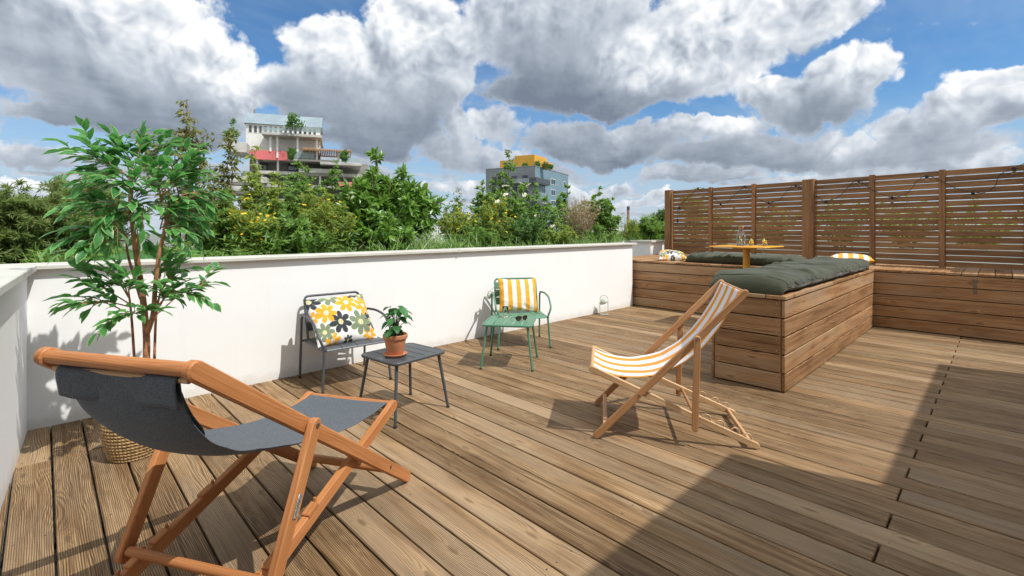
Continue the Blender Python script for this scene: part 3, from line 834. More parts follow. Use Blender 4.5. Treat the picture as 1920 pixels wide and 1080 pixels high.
def mattress(name, label, a, b, width, th, z, tufts, seed=0):
    """long tufted floor mattress from a to b"""
    a = Vector((*a, 0)); b = Vector((*b, 0)); d = (b - a); L = d.length; d.normalize(); s = Vector((-d.y, d.x, 0))
    NL, NC = 260, 56
    t = thing(name, label, 'mattress', (a.x, a.y, z))
    mb = MB(); vs = []; fs = []; wp = []
    for i in range(NL + 1):
        x = i / NL
        endd = min(x, 1 - x) * L
        e = min(1, endd / .16)
        hf = math.sqrt(max(0, 1 - (1 - e) ** 2))
        tp = min(abs((x * tufts - .5) - round(x * tufts - .5)), .5) * L / tufts      # distance to the nearest row of tufts
        row = math.exp(-(tp / .045) ** 2) * (1 if endd > .12 else 0); puff = math.exp(-(tp / .12) ** 2) * (1 if endd > .12 else 0)
        hh = th * (.10 + .90 * hf) * (1 + .10 * mnoise.noise(Vector((x * L * 1.3 + seed, 7, 1))))
        ww = width / 2 * (.93 + .07 * e - .025 * row)
        for k in range(NC):
            an = 2 * PI * k / NC
            c, sn = math.cos(an), math.sin(an)
            py_ = math.copysign(abs(c) ** .42, c) * ww
            zz = math.copysign(abs(sn) ** .75, sn) * hh / 2
            dimple = math.exp(-((abs(py_) - width * .24) / .045) ** 2) + .55
            if sn > 0: zz *= 1 - (row * .40 + puff * .16) * min(1, dimple)
            wr_ = mnoise.noise(Vector((x * L * 3.1 + seed, py_ * 5, 0))) * .026 + (mnoise.noise(Vector((x * L * 11 + seed, py_ * 2.6, 2))) * .028 + mnoise.noise(Vector((x * L * 24 + seed, py_ * 6, 5))) * .015) * (.45 + .9 * puff)
            if sn > -.2: zz += wr_ * min(1, hf * 1.2) * (1 if sn > 0 else .4)
            zc = hh / 2 if sn < 0 else hh / 2
            zz = max(zz + hh / 2, .002 + .004 * (c * c))
            lat = py_ + (mnoise.noise(Vector((x * L * 4 + seed, 9, sn))) * .02)
            vs.append(d * (x * L) + s * lat + Vector((0, 0, zz))); wp.append((x * L, py_, zz))
    for i in range(NL):
        for k in range(NC): fs.append((i * NC + k, (i + 1) * NC + k, (i + 1) * NC + (k + 1) % NC, i * NC + (k + 1) % NC))
    fs.append(tuple(range(NC))); fs.append(tuple(reversed(range(NL * NC, (NL + 1) * NC))))
    mb.add(vs, fs, wp)
    mb.build('mattress_body', M_MATT, t, True, 75)
    mb = MB(); rows_ = [(i * NC + NC // 2, i * NC) for i in range(6, NL - 5, 2)]
    for q in (0, 1):
        mb.tube([Vector(vs[r_[q]]) for r_ in rows_], .0045, 6)
    mb.tube([Vector(vs[6 * NC + k]) for k in range(0, NC // 2 + 1, 2)], .0045, 6)
    mb.build_each('piping', M_MATT, t, True, 80)
    mb = MB()
    for i in range(tufts):
        x = (i + .5) / tufts * L
        if min(x, L - x) < .12: continue
        for q in (-1, 1):
            p = d * x + s * (q * width * .24) + Vector((0, 0, th * .70))
            mb.lathe([(.0, -.004), (.011, -.003), (.012, .002), (.0, .005)], p, 8)
    mb.build_each('tuft_button', M_MATT, t)
    return t
mattress('mattress', 'dark green tufted mattress lying along the bench arm behind the striped deck chair', (AX0 + .0, 1.49), (7.45, 1.47), .62, .152, BH + .001, 7, 3)
mattress('mattress', 'dark green tufted mattress on the back bench behind the yellow table', (7.55, 3.52), (7.55, 1.92), .62, .158, BH + .001, 5, 17)
# pillows on the benches
pillow('floral_pillow', 'flower print pillow lying flat on the back bench near the white wall', .44, .42, .17, flower_col,
       mat_from((7.50, 3.86, BH + .075), (.55, -.84, -.02), (.84, .55, .18), 0), seed=3)
pillow('striped_pillow', 'yellow and white striped pillow lying at the far end of the green mattress', .50, .48, .13, stripes(9, 0),
       mat_from((7.80, 1.44, BH + .115), (.2, -.98, .0), (.97, .2, .03), 0), seed=8)

# ---------------------------------------------------------------- metal armchairs and side tables
def armchair(label, loc, rz, mat):
    t = thing('garden_armchair', label, 'armchair', loc, rz)
    for sx in (-1, 1):
        mb = MB()
        x = sx * .285
        path = [(sx * .29, .27, .0), (x, .25, .33), (x, .235, .545), (x + sx * .01, .03, .555), (x + sx * .02, -.13, .53), (x + sx * .015, -.26, .425), (sx * .262, -.255, .335), (sx * .285, -.285, 0)]
        mb.tube(arc_path(path, .055, 5), .0105, 10); mb.build('side_frame', mat, t, True, 60)
        mb = MB(); mb.lathe([(.0, 0), (.0125, 0), (.0125, .018), (.0, .018)], (sx * .29, .27, -.001), 10); mb.lathe([(.0, 0), (.0125, 0), (.0125, .018), (.0, .018)], (sx * .285, -.285, -.001), 10)
        mb.build_each('foot', M_RUB, t)
    mb = MB()
    bk = [(-.245, .19, .325), (-.245, .225, .45), (-.245, .30, .695), (.245, .30, .695), (.245, .225, .45), (.245, .19, .325)]
    mb.tube(arc_path(bk, .045, 6), .0105, 10); mb.build('back_frame', mat, t, True, 60)
    mb = MB()
    for z0, z1 in ((.405, .485), (.492, .572), (.579, .655)):
        def bp(z, off=0): return .225 + (z - .45) * .306 - .004 + off
        vs = []
        n = 9
        for i in range(n):
            x = -.238 + .476 * i / (n - 1); dip = .012 * (1 - (x / .238) ** 2)
            for (z, of) in ((z0, .0), (z1, .0), (z1, .006), (z0, .006)): vs.append((x, bp(z, of) + dip, z))
        fs = []
        for i in range(n - 1):
            for k in range(4): fs.append((i * 4 + k, (i + 1) * 4 + k, (i + 1) * 4 + (k + 1) % 4, i * 4 + (k + 1) % 4))
        fs += [(0, 1, 2, 3), ((n - 1) * 4 + 3, (n - 1) * 4 + 2, (n - 1) * 4 + 1, (n - 1) * 4)]
        mb.add(vs, fs)
    mb.build_each('back_slat', mat, t, True, 30)
    mb = MB()
    for i in range(4):
        x0 = -.25 + .125 * i + .003; x1 = x0 + .119
        prof = [(.215, .336), (.10, .334), (-.10, .338), (-.215, .344), (-.262, .340), (-.276, .326)]
        vs = []; n = len(prof)
        for (y, z) in prof:
            for (x, dz) in ((x0, 0), (x1, 0), (x1, -.006), (x0, -.006)): vs.append((x, y, z + dz))
        fs = []
        for a in range(n - 1):
            for k in range(4): fs.append((a * 4 + k, (a + 1) * 4 + k, (a + 1) * 4 + (k + 1) % 4, a * 4 + (k + 1) % 4))
        fs += [(0, 1, 2, 3), ((n - 1) * 4 + 3, (n - 1) * 4 + 2, (n - 1) * 4 + 1, (n - 1) * 4)]
        mb.add(vs, fs)
    mb.build('seat', mat, t, True, 50)
    mb = MB(); mb.tube(arc_path([(-.262, .22, .322), (-.262, -.262, .326), (.262, -.262, .326), (.262, .22, .322)], .05, 5), .0095, 8); mb.tube([(-.285, .246, .322), (.285, .246, .322)], .0095, 8)
    mb.build('seat_frame', mat, t, True, 60)
    return t
def side_table(label, corners, mat, H=.41):
    A, B, C, D = [Vector(c) for c in corners]              # left, front, right, back
    c = (A + B + C + D) / 4; ux = ((C - B) + (D - A)) / 2; uy = ((A - B) + (D - C)) / 2
    wx, wy = ux.length, uy.length
    t = thing('side_table', label, 'side table', (c.x, c.y, 0), math.atan2(ux.y, ux.x))
    def rr(hx, hy, r, n=6):
        out = []
        for (sx, sy, a0) in ((1, 1, 0), (-1, 1, 90), (-1, -1, 180), (1, -1, 270)):
            for k in range(n + 1):
                a = rad(a0 + 90 * k / n); out.append((sx * (hx - r) + math.cos(a) * r, sy * (hy - r) + math.sin(a) * r))
        return out
    o1 = rr(wx / 2, wy / 2, .045); mb = MB()
    o0 = rr(wx / 2 - .018, wy / 2 - .018, .028)
    rings = [(o0, H - .020), (o1, H - .020), (rr(wx / 2 + .002, wy / 2 + .002, .046), H - .006), (rr(wx / 2 - .004, wy / 2 - .004, .043), H), (o0, H), (o0, H - .020)]
    N = len(o1); vs = [(x, y, z) for (o, z) in rings for (x, y) in o]; fs = []
    for r in range(len(rings) - 1):
        for k in range(N): fs.append((r * N + k, r * N + (k + 1) % N, (r + 1) * N + (k + 1) % N, (r + 1) * N + k))
    mb.add(vs, fs)
    n = 5; w = (wx - .032) / n
    for i in range(n):
        x0 = -wx / 2 + .016 + w * i + .0028; x1 = x0 + w - .0056
        mb.box((x0, -wy / 2 + .012, H - .008), (x1, wy / 2 - .012, H - .001), .002)
    mb.build('tabletop', mat, t, True, 35)
    for sx in (-1, 1):
        for sy in (-1, 1):
            mb = MB(); p = Vector((sx * (wx / 2 - .045), sy * (wy / 2 - .045), H - .012)); q = Vector((sx * (wx / 2 + .005), sy * (wy / 2 + .005), .0))
            mb.tube([p, q], .0115, 10, r2=.010); g = mb.build('leg', mat, t, True, 60)
            mb = MB(); mb.tube([q + (p - q) * .03, q - Vector((0, 0, .0005))], .0122, 10); mb.build('foot', M_RUB, g)
    return t
armchair('charcoal metal armchair with flower print cushion beside the potted plant table', (1.855, 3.95, 0), rad(-4), M_CHAR)
armchair('sage green metal armchair with striped cushion against the white wall', (3.845, 3.81, 0), rad(-34.8), M_GREEN)
side_table('charcoal slatted metal side table carrying a potted plant', [ground(674, 663, .41), ground(740, 683, .41), ground(838, 657, .41), ground(770, 641, .41)], M_CHAR)
TG = [ground(903, 608, .41), ground(995.5, 611, .41), ground(1008, 593, .41), ground(920, 591, .41)]
side_table('sage green slatted metal side table with sunglasses and a drinking glass', [TG[3], TG[0], TG[1], TG[2]], M_GREEN)
pillow('floral_cushion', 'white cushion with yellow, grey and sage flowers on the charcoal armchair', .53, .45, .15, flower_col,
       mat_from((1.815, 3.93, .515), (.99, .03, -.01), (-.06, .60, .80), 0), seed=1, res=130)
gx = Vector((.82, -.575, 0)); gy = Vector((.575, .82, 0))
pillow('striped_cushion', 'yellow and white striped cushion leaning upright on the sage green armchair', .45, .40, .14, stripes(9, 0),
       mat_from(Vector((3.845, 3.81, 0)) + gy * .11 + gx * .0 + Vector((0, 0, .525)), gx + Vector((0, 0, -.02)), gy * .42 + Vector((0, 0, .90)), 0), seed=5, res=110)

# ---------------------------------------------------------------- folding deck chairs
def deckchair(label, O, U, side, width, P, mats, colf, slingmat, grey=False):
    """local x runs from the front feet to the back along the floor, y across (0 = the side near the camera)"""
    t = thing('deck_chair', label, 'deck chair', (O[0], O[1], 0), math.atan2(U[1], U[0]))
    fr, fr2 = mats; s = side; rw, rt = P['rail']
    def V3(p, y): return Vector((p[0], s * y, p[1]))
    a0, a1, b0, b1, c0, c1 = P['a0'], P['a1'], P['b0'], P['b1'], P['c0'], P['c1']
    for y in (0, width):
        mb = MB(); mb.plank(V3(a0, y), V3(a1, y), rw, rt, (0, 1, 0), .004); g = mb.build('back_rail', fr, t, True, 35)
        sg = -1 if y == 0 else 1
        pv = a0[0] + (c0[0] - a0[0]), c0[1]
        mb = MB(); q = V3(c0, y)
        yo = y + sg * (rt + .004)
        mb.tube([V3(c0, yo + sg * (rt / 2)), V3(c0, yo + sg * (rt / 2 + .004))], .008, 10)
        d = P['pivot']; mb.tube([V3(d, y + sg * rt / 2), V3(d, y + sg * (rt / 2 + .003))], .007, 10)
        mb.build_each('bolt', M_RUST, g)
        mb = MB(); mb.plank(V3(c0, yo), V3(c1, yo), rw * .92, rt, (0, 1, 0), .004); mb.build('prop_leg', fr, t, True, 35)
        yi = y - sg * (rt + .005)
        mb = MB(); mb.plank(V3(b0, yi), V3(b1, yi), rw * .95, rt, (0, 1, 0), .004)
        br = mb.build('seat_rail', fr2, t, True, 35)
        B0, B1 = V3(b0, yi), V3(b1, yi); bd = (B1 - B0).normalized(); up = Vector((-bd.z, 0, bd.x)); up = up if up.z > 0 else -up
        for f in P['notch']:
            c = B0 + (B1 - B0) * f + up * (rw * .46)
            mb = MB()
            if grey:
                mb.box((-.03, -rt / 2 - .002, -.012), (.03, rt / 2 + .002, .010), .003, Matrix(((bd.x, 0, up.x, c.x), (0, 1, 0, c.y), (bd.z, 0, up.z, c.z), (0, 0, 0, 1))))
                mb.tube([c - bd * .03, c - bd * .035 + up * .022], .006, 6)
            else:
                pth = [c + bd * (math.cos(k) * .024) + up * (math.sin(k) * .026) for k in [PI * j / 8 for j in range(9)]]
                mb.tube(pth, .0045, 6)
            mb.build('notch', fr2, br)
    def cross(p, y0, y1, r, name, m):
        mb = MB(); mb.tube([V3(p, y0), V3(p, y1)], r, 12); return mb.build(name, m, t, True, 60)
    r = P['bar']
    cross(a1, rt / 2 - .004, width - rt / 2 + .004, r, 'top_bar', fr)
    inn = rt + .005
    cross(b0, inn + rt / 2 - .004, width - inn - rt / 2 + .004, r, 'front_bar', fr2)
    fb = (a0[0] + (a1[0] - a0[0]) * P['fbar'], a0[1] + (a1[1] - a0[1]) * P['fbar'])
    if grey: cross(fb, rt / 2 - .004, width - rt / 2 + .004, r, 'foot_bar', fr)
    else:
        mb = MB(); mb.bar(V3(fb, rt / 2), V3(fb, width - rt / 2), rw * .9, rw * .7); mb.build('foot_bar', fr, t, True, 35)
    bb = (b0[0] + (b1[0] - b0[0]) * .965, b0[1] + (b1[1] - b0[1]) * .965)
    mb = MB(); mb.bar(V3(bb, inn + rt / 2), V3(bb, width - inn - rt / 2), rw * .8, rt * .9); mb.build('rear_bar', fr2, t, True, 35)
    cross(P['cbar'], -rt / 2, width + rt / 2, r * .8, 'prop_bar', fr)
    # the sling
    cv = spline([Vector((x, 0, z)) for (x, z) in P['sling']], 8); m0, m1 = P['margin']
    n = len(cv); mb = MB()
    def f(u, v):
        i = u * (n - 1); k = min(int(i), n - 2); p = cv[k].lerp(cv[k + 1], i - k)
        y = m0 + (width - m0 - m1) * v
        tgt = (cv[min(k + 1, n - 1)] - cv[k]).normalized(); nr = Vector((-tgt.z, 0, tgt.x))
        bow = math.sin(PI * u) ** .7
        sag = P['sag'] * (1 - (2 * v - 1) ** 2) * bow
        wv = mnoise.noise(Vector((u * 5, v * 3, 1.7))) * .006 * bow + mnoise.noise(Vector((u * 16, v * 1.6, 4))) * .003 * bow
        if nr.z < 0: nr = -nr
        y2 = y + (.5 - v) * P.get('pinch', .0) * bow * 2
        q = p - nr * (sag + wv)
        return Vector((q.x, s * y2, q.z))
    mb.grid(f, n, 90, color=colf)
    o = mb.build('sling', slingmat, t, True, 60, True)
    md = o.modifiers.new('thick', 'SOLIDIFY'); md.thickness = .0025
    return t, f, cv, V3
def sling_stripe(u, v):
    e = [0, .075, .235, .36, .53, .655, .82, .93, 1.01]
    k = [i for i in range(8) if e[i] <= v < e[i + 1]]
    return ((.80, .34, .035), (.82, .80, .80))[(k[0] if k else 0) % 2]
M_SLING = cloth('striped canvas', None, .85, 900, .15, .1, .04, .22)
Oy = (2.416, 1.747)
Py = dict(rail=(.040, .021), a0=(.012, .022), a1=(.858, .912), b0=(-.018, .418), b1=(.925, .022), c0=(.592, .640), c1=(.578, .115), pivot=(.262, .283), notch=(.70, .78, .87, .94), bar=.0125, fbar=.06, cbar=(.592, .165),
          sling=[(.846, .918), (.79, .80), (.70, .655), (.60, .535), (.50, .455), (.40, .405), (.28, .378), (.16, .375), (.06, .393), (-.022, .426)], margin=(.045, .045), sag=.014)
deckchair('wooden deck chair with yellow and white striped canvas on the open deck', Oy, (.574, -.819), 1, .565, Py, (M_TEAK, M_TEAKL), sling_stripe, M_SLING)
M_SLINGG = cloth('dark blue grey textile', (.088, .100, .112), .85, 420, .2, .1, .55, .04)
Og = (1.333, 2.124)
Pg = dict(rail=(.054, .029), a0=(.02, .030), a1=(1.215, .905), b0=(.095, .412), b1=(1.30, .022), c0=(.770, .588), c1=(.972, .150), pivot=(.20, .165), notch=(.50, .66, .73, .80), bar=.020, fbar=.11, cbar=(.968, .165),
          sling=[(1.206, .874), (1.188, .80), (1.14, .71), (1.06, .625), (.95, .565), (.80, .515), (.62, .468), (.42, .43), (.25, .42), (.098, .428)], margin=(.055, .055), sag=.035, pinch=.012)
tg, fg, cvg, VG = deckchair('large orange wood deck chair with dark grey sling seen from behind in the foreground', Og, (-.861, -.508), -1, .548, Pg, (M_EUC, M_EUC), lambda u, v: (1, 1, 1), M_SLINGG, True)
# hem pocket of the sling under the top bar, headrest pad with a tan pull, maker's plate on the prop leg
mb = MB()
HP = spline([Vector((1.190, 0, .880)), Vector((1.204, 0, .886)), Vector((1.220, 0, .876)), Vector((1.224, 0, .850)), Vector((1.214, 0, .792))], 4)
def hem(u, v):
    k = u * (len(HP) - 1); i = min(int(k), len(HP) - 2); p = HP[i].lerp(HP[i + 1], k - i)
    return Vector((p.x + .004 * u * math.sin(v * 9) - .012 * u * (1 - (2 * v - 1) ** 2), -(.052 + (.548 - .104) * v), p.z + .004 * u * math.sin(v * 13) - .003 * (1 - (2 * v - 1) ** 2)))
mb.grid(hem, 16, 40)
mb2 = MB(); mb2.tube([(1.207, -.022, .872), (1.207, -.526, .872)], .0085, 10); mb2.build('sling_dowel', M_TEAKL, tg, True, 60)
o = mb.build('sling_hem', M_SLINGG, tg, True, 70); md = o.modifiers.new('thick', 'SOLIDIFY'); md.thickness = .003; md.offset = 1
mb = MB()
def pad(u, v):
    an = 2 * PI * v
    i = .05 + u * .22
    k = i * (len(cvg) - 1); k0 = int(k); p = cvg[k0].lerp(cvg[k0 + 1], k - k0)
    tg_ = (cvg[k0 + 1] - cvg[k0]).normalized(); nr = Vector((-tg_.z, 0, tg_.x)); nr = nr if nr.x < 0 else -nr
    e = min(1, min(u, 1 - u) * 7) ** .5
    y = .274 + math.copysign(abs(math.cos(an)) ** .4, math.cos(an)) * .195
    q = p + nr * (.003 + (.013 + .012 * math.sin(an)) * e)
    return Vector((q.x, -y, q.z))
mb.grid(pad, 24, 40, closed_v=True); hp = mb.build('headrest_pad', M_SLINGG, tg, True, 70)
M_TAN = plain('tan leather', (.50, .165, .05), .55, 0, .1, 20)
M_TAG = plain('engraved steel plate', (.40, .41, .40), .4, .6, .35, 160)
c0, c1 = Vector((Pg['c0'][0], 0, Pg['c0'][1])), Vector((Pg['c1'][0], 0, Pg['c1'][1])); dd_ = (c1 - c0).normalized(); pc = c0 + (c1 - c0) * .52
yo = -( -.034) + .0155
mm = Matrix(((dd_.x, 0, -dd_.z, pc.x), (0, 1, 0, .034 + .0155), (dd_.z, 0, dd_.x, pc.z), (0, 0, 0, 1)))
mb = MB(); mb.box((-.036, 0, -.009), (.036, .0018, .009), .0015, mm); tagp = mb.build('metal_plate', M_TAG, tg)
mb = MB()
for k in range(11):
    x = -.028 + k * .0052
    mb.box((x, .0019, -.0028), (x + .0032, .0022, .0028 if k % 3 else .001), 0, mm)
mb.build('engraving', M_CHAR, tagp)
# ---------------------------------------------------------------- small things
NR = np.random.default_rng(5)
def at_table(px, py, z): return ground(px, py, z)
pc = Vector((1.735, 2.925, .41))
t = thing('plant_pot', 'terracotta pot with saucer on the charcoal side table', 'plant pot', pc)
mb = MB(); mb.lathe([(.0, .012), (.050, .012), (.055, .018), (.074, .118), (.081, .120), (.084, .126), (.084, .148), (.080, .151), (.075, .148), (.072, .130), (.0, .128)], (0, 0, 0), 36); pot = mb.build('pot', M_TERRA, t, True, 50)
mb = MB(); mb.lathe([(.0, .0008), (.064, .0008), (.080, .016), (.081, .020), (.077, .021), (.064, .009), (.0, .008)], (0, 0, 0), 36); mb.build('saucer', M_TERRA, t, True, 50)
mb = MB(); mb.lathe([(.0, .136), (.071, .134)][::-1], (0, 0, 0), 20); mb.build('soil', M_SOIL, t)
M_MONS = leaf_mat('monstera leaf', (.016, .085, .024), (.06, .21, .05), None, None, .35, .2)
t = thing('monstera', 'small split leaf green houseplant growing in the terracotta pot', 'potted plant', pc + Vector((0, 0, .135)))
st = MB(); lf = MB()
for i in range(27):
    a = i * 2.4 + .3; h = .045 + .165 * ((i * 7 % 27) / 27); r = .015 + .062 * ((i * 5 % 27) / 27)
    tip = Vector((math.cos(a) * r, math.sin(a) * r, h))
    st.tube(spline([(math.cos(a) * .012, math.sin(a) * .012, -.005), (math.cos(a) * r * .3, math.sin(a) * r * .3, h * .6), tip], 4), .0022, 6)
    d = Vector((math.cos(a), math.sin(a), -.25 - .45 * random.random())).normalized(); nn = (Vector((math.cos(a) * .5, math.sin(a) * .5, 1)) - d * .0); s_ = d.cross(nn).normalized(); nn = s_.cross(d)
    L = random.uniform(.055, .080); n = 15; c = tip
    vs = [c]; fs = []
    for sgn in (-1, 1):
        rim = []
        for k in range(n):
            q = k / (n - 1); w = math.sin(PI * q ** .75) ** .8 * .46 * L
            if k % 3 == 2 and 2 < k < n - 1: w *= .72
            x = -L * .14 + L * q * 1.1 - (.06 * L if k % 3 == 0 else 0)
            rim.append(c + d * x + s_ * (sgn * w) + nn * (w * .25 - q * q * L * .25))
        o = len(vs); mid = [c + d * (-L * .02 + L * 1.0 * k / (n - 1)) - nn * ((k / (n - 1)) ** 2 * L * .25) for k in range(n)]
        vs += rim + mid
        for k in range(n - 1): fs.append((o + k, o + k + 1, o + n + k + 1, o + n + k) if sgn > 0 else (o + k, o + n + k, o + n + k + 1, o + k + 1))
    lf.add(vs, fs)
st.build('stem', M_STEMG, t); lf.build('foliage', M_MONS, t, True, 50)
# drinking glass, sunglasses, portable lamps
def tumbler(label, p, r=.034, h=.10, fill=None, lemon=False, group=None):
    t = thing('drinking_glass', label, 'drinking glass', p, 0, group)
    mb = MB(); mb.lathe([(.0, .001), (r * .78, .001), (r * .82, .004), (r, h), (r * .96, h + .001), (r * .93, h), (r * .76, .010), (.0, .009)], (0, 0, 0), 24); mb.build('glass', M_CLEAR, t, True, 60)
    if fill:
        mb = MB(); mb.lathe([(.0, .0105), (r * .755, .0105), (r * (.755 + .175 * fill), h * fill), (.0, h * fill)], (0, 0, 0), 24); mb.build('water', M_WATER, t, True, 40)
    if lemon:
        for k in range(3):
            M = Matrix.Translation((random.uniform(-.008, .008), random.uniform(-.008, .008), .022 + .020 * k)) @ Matrix.Rotation(random.uniform(.5, 1.4), 4, 'X') @ Matrix.Rotation(k * 1.3, 4, 'Z')
            mb = MB(); mb.lathe([(.0, -.002), (.019, -.002), (.020, 0), (.019, .002), (.0, .002)], (0, 0, 0), 14, None, M); mb.build('lemon_slice', M_LEMON, t)
    return t
M_LEMON = plain('lemon', (.72, .55, .06), .5, 0, .2, 60); M_MINT = plain('mint', (.10, .30, .05), .5, 0, .2, 60)
tumbler('clear empty drinking glass on the sage green side table', Vector((3.27, 3.44, .4105)), .031, .105)
sg = thing('sunglasses', 'dark folded sunglasses lying on the sage green side table', 'sunglasses', ground(977, 601, .4105), rad(-12))
M_LENS = plain('brown lens', (.035, .018, .016), .12, 0, .1, 10, spec=.8)
for s in (-1, 1):
    def lens(u, v):
        an = 2 * PI * v; x = s * .036 + math.cos(an) * .029 * (1 + .12 * math.sin(an)) * (.02 + u * .98); z = .026 + math.sin(an) * .022 * (.02 + u * .98)
        return Vector((x, -.02 + 3.2 * (x * x) + .001, z))
    mb = MB(); mb.grid(lens, 6, 28, closed_v=True); o = mb.build('lens', M_LENS, sg, True, 80); md = o.modifiers.new('t', 'SOLIDIFY'); md.thickness = .003
    mb = MB(); mb.tube(spline([(s * .066, -.006, .036), (s * .068, .02, .030), (s * .050, .085, .018), (s * .030, .125, .004)], 5), .0032, 6); mb.build('temple', M_LENS, sg)
    mb = MB(); mb.tube([lens(1, k / 28) for k in range(29)], .0028, 6); mb.build('rim', M_LENS, sg)
mb = MB(); mb.tube(spline([(-.010, -.0195, .032), (0, -.021, .036), (.010, -.0195, .032)], 4), .003, 6); mb.build('bridge', M_LENS, sg)
M_LAMP = plain('sage lamp paint', (.42, .46, .38), .5, 0, .05, 8)
def lantern(label, p, rz, k=1.0):
    t = thing('portable_lamp', label, 'lamp', p, rz)
    mb = MB(); mb.tube([(-.062 * k, 0, .185 * k), (-.062 * k, 0, .004), (.062 * k, 0, .004), (.062 * k, 0, .185 * k)], .0055 * k, 8); mb.tube([Vector((math.cos(a) * .062 * k, math.sin(a) * .062 * k, .005)) for a in [2 * PI * i / 24 for i in range(25)]], .0055 * k, 8); mb.build('stand', M_LAMP, t, True, 60)
    mb = MB(); M = Matrix.Translation((0, 0, .2 * k)) @ Matrix.Rotation(rad(-25), 4, 'Y')
    mb.lathe([(.0, -.032 * k), (.068 * k, -.030 * k), (.070 * k, -.024 * k), (.066 * k, .0), (.050 * k, .022 * k), (.025 * k, .034 * k), (.0, .037 * k)], (0, 0, 0), 24, None, M); mb.build('head', M_LAMP, t, True, 60)
    mb = MB(); mb.tube([Vector((math.cos(a) * .058 * k, 0, .225 * k + math.sin(a) * .062 * k)) for a in [PI * (-.08 + 1.16 * i / 20) for i in range(21)]], .0055 * k, 8); mb.build('handle', M_LAMP, t, True, 60)
    return t
lp_ = on_y(1131, 588, 4.20)
lantern('small sage portable lamp with loop handle standing on the deck by the white wall', Vector((6.04, 4.20, .001)), rad(-42))
# a second lamp hangs by its loop from the left arm of the sage chair
gl = Vector((3.845, 3.81, 0)) - gx * .31 + gy * .20
t = thing('hanging_lamp', 'pale cord loop lamp hung on the left arm of the sage armchair', 'lamp', gl + Vector((0, 0, .55)), rad(-34.8))
mb = MB(); mb.tube(spline([(.0, 0, .018), (.035, .02, .045), (.075, .03, .055), (.085, .03, .02), (.05, .01, .0), (.0, 0, .016)], 6), .0045, 8); mb.build('cord', M_LAMP, t)
mb = MB(); mb.lathe([(.0, -.075), (.018, -.072), (.026, -.05), (.024, -.02), (.014, -.004), (.010, .012), (.0, .014)], (-.014, 0, 0), 16); mb.build('head', M_LAMP, t, True, 60)
# yellow pedestal table with carafe and two glasses
YT = Vector((6.62, 2.36, 0)); YH = 1.062
t = thing('pedestal_table', 'mustard yellow square pedestal table standing between the benches', 'table', YT, rad(0))
mb = MB()
o_ = .35; mb.box((-o_, -o_, YH - .018), (o_, o_, YH), .008); mb.build('tabletop', M_MUST, t, True, 30)
mb = MB(); mb.tube([(0, 0, .012), (0, 0, YH - .03)], .042, 24); mb.build('pedestal', M_MUST, t, True, 60)
mb = MB(); mb.box((-.13, -.13, YH - .034), (.13, .13, YH - .0185), .004); mb.build('top_plate', M_MUST, t)
mb = MB(); mb.lathe([(.0, .001), (.24, .001), (.24, .008), (.05, .016), (.0, .016)], (0, 0, 0), 32); mb.build('base_plate', M_MUST, t, True, 40)
cp = YT + Vector((-.02, .06, YH + .0005))
t = thing('carafe', 'glass carafe of lemon water with cork stopper on the yellow table', 'carafe', cp)
pr = [(.0, .001), (.052, .001), (.056, .008), (.056, .13), (.050, .155), (.036, .185), (.030, .205), (.030, .235), (.034, .245), (.031, .246), (.027, .236), (.027, .205), (.033, .186), (.047, .155), (.053, .13), (.053, .012), (.0, .010)]
mb = MB(); mb.lathe(pr, (0, 0, 0), 32); mb.build('glass', M_CLEAR, t, True, 60)
mb = MB(); mb.lathe([(.0, .0115), (.0525, .0125), (.0525, .13), (.0505, .145), (.0, .146)], (0, 0, 0), 32); mb.build('water', M_WATER, t, True, 50)
mb = MB(); mb.lathe([(.0, .225), (.0265, .225), (.032, .250), (.032, .268), (.0, .270)], (0, 0, 0), 20); mb.build('stopper', plain('cork', (.42, .27, .14), .8, 0, .2, 60), t, True, 40)
for k in range(6):
    M = Matrix.Translation((random.uniform(-.026, .026), random.uniform(-.026, .026), .03 + .016 * k)) @ Matrix.Rotation(random.uniform(.4, 1.5), 4, 'X') @ Matrix.Rotation(k, 4, 'Z')
    mb = MB(); mb.lathe([(.0, -.002), (.020, -.002), (.021, 0), (.020, .002), (.0, .002)], (0, 0, 0), 14, None, M); mb.build('lemon_slice', M_LEMON if k % 2 else M_MINT, t)
tumbler('glass of lemon water nearest the carafe on the yellow table', cp + Vector((.085, -.10, 0)), .034, .095, .8, True)
tumbler('glass of lemon water nearer the right corner of the yellow table', cp + Vector((.175, -.235, 0)), .034, .095, .75, True)

# ---------------------------------------------------------------- the artificial fig tree in its basket
bc = Vector((.375, 3.46, 0))
M_BASK = plain('woven seagrass', (.36, .235, .105), .85, 0, .25, 60)
t = thing('wicker_basket', 'round woven seagrass basket holding the leafy fig tree', 'basket', bc)
mb = MB()
H_ = .235; rows = 13
def rad_b(z): return .108 + .034 * math.sin(min(1, z / H_ * 1.05) * PI * .62)
for i in range(rows):
    z = .010 + H_ * i / rows
    for ph in (0, 1):
        pts = []
        for k in range(97):
            a = 2 * PI * k / 96; q = math.sin(a * 24 + ph * PI + i * PI) 
            pts.append(Vector((math.cos(a) * (rad_b(z) + .0045 * q), math.sin(a) * (rad_b(z) + .0045 * q), z + .0045 * math.cos(a * 24 + ph * PI + i * PI))))
        mb.tube(pts, .0068, 5, None, False)
mb.build('weave', M_BASK, t, True, 80)
mb = MB(); mb.tube([Vector((math.cos(a) * rad_b(H_), math.sin(a) * rad_b(H_), H_ + .008 + .002 * math.sin(a * 30))) for a in [2 * PI * k / 60 for k in range(61)]], .010, 6, None, False); mb.build('rim', M_BASK, t)
mb = MB(); mb.lathe([(.0, .19), (.12, .19)][::-1], (0, 0, 0), 24); mb.build('filling', M_SOIL, t)
FT = bc + Vector((0, 0, .19))
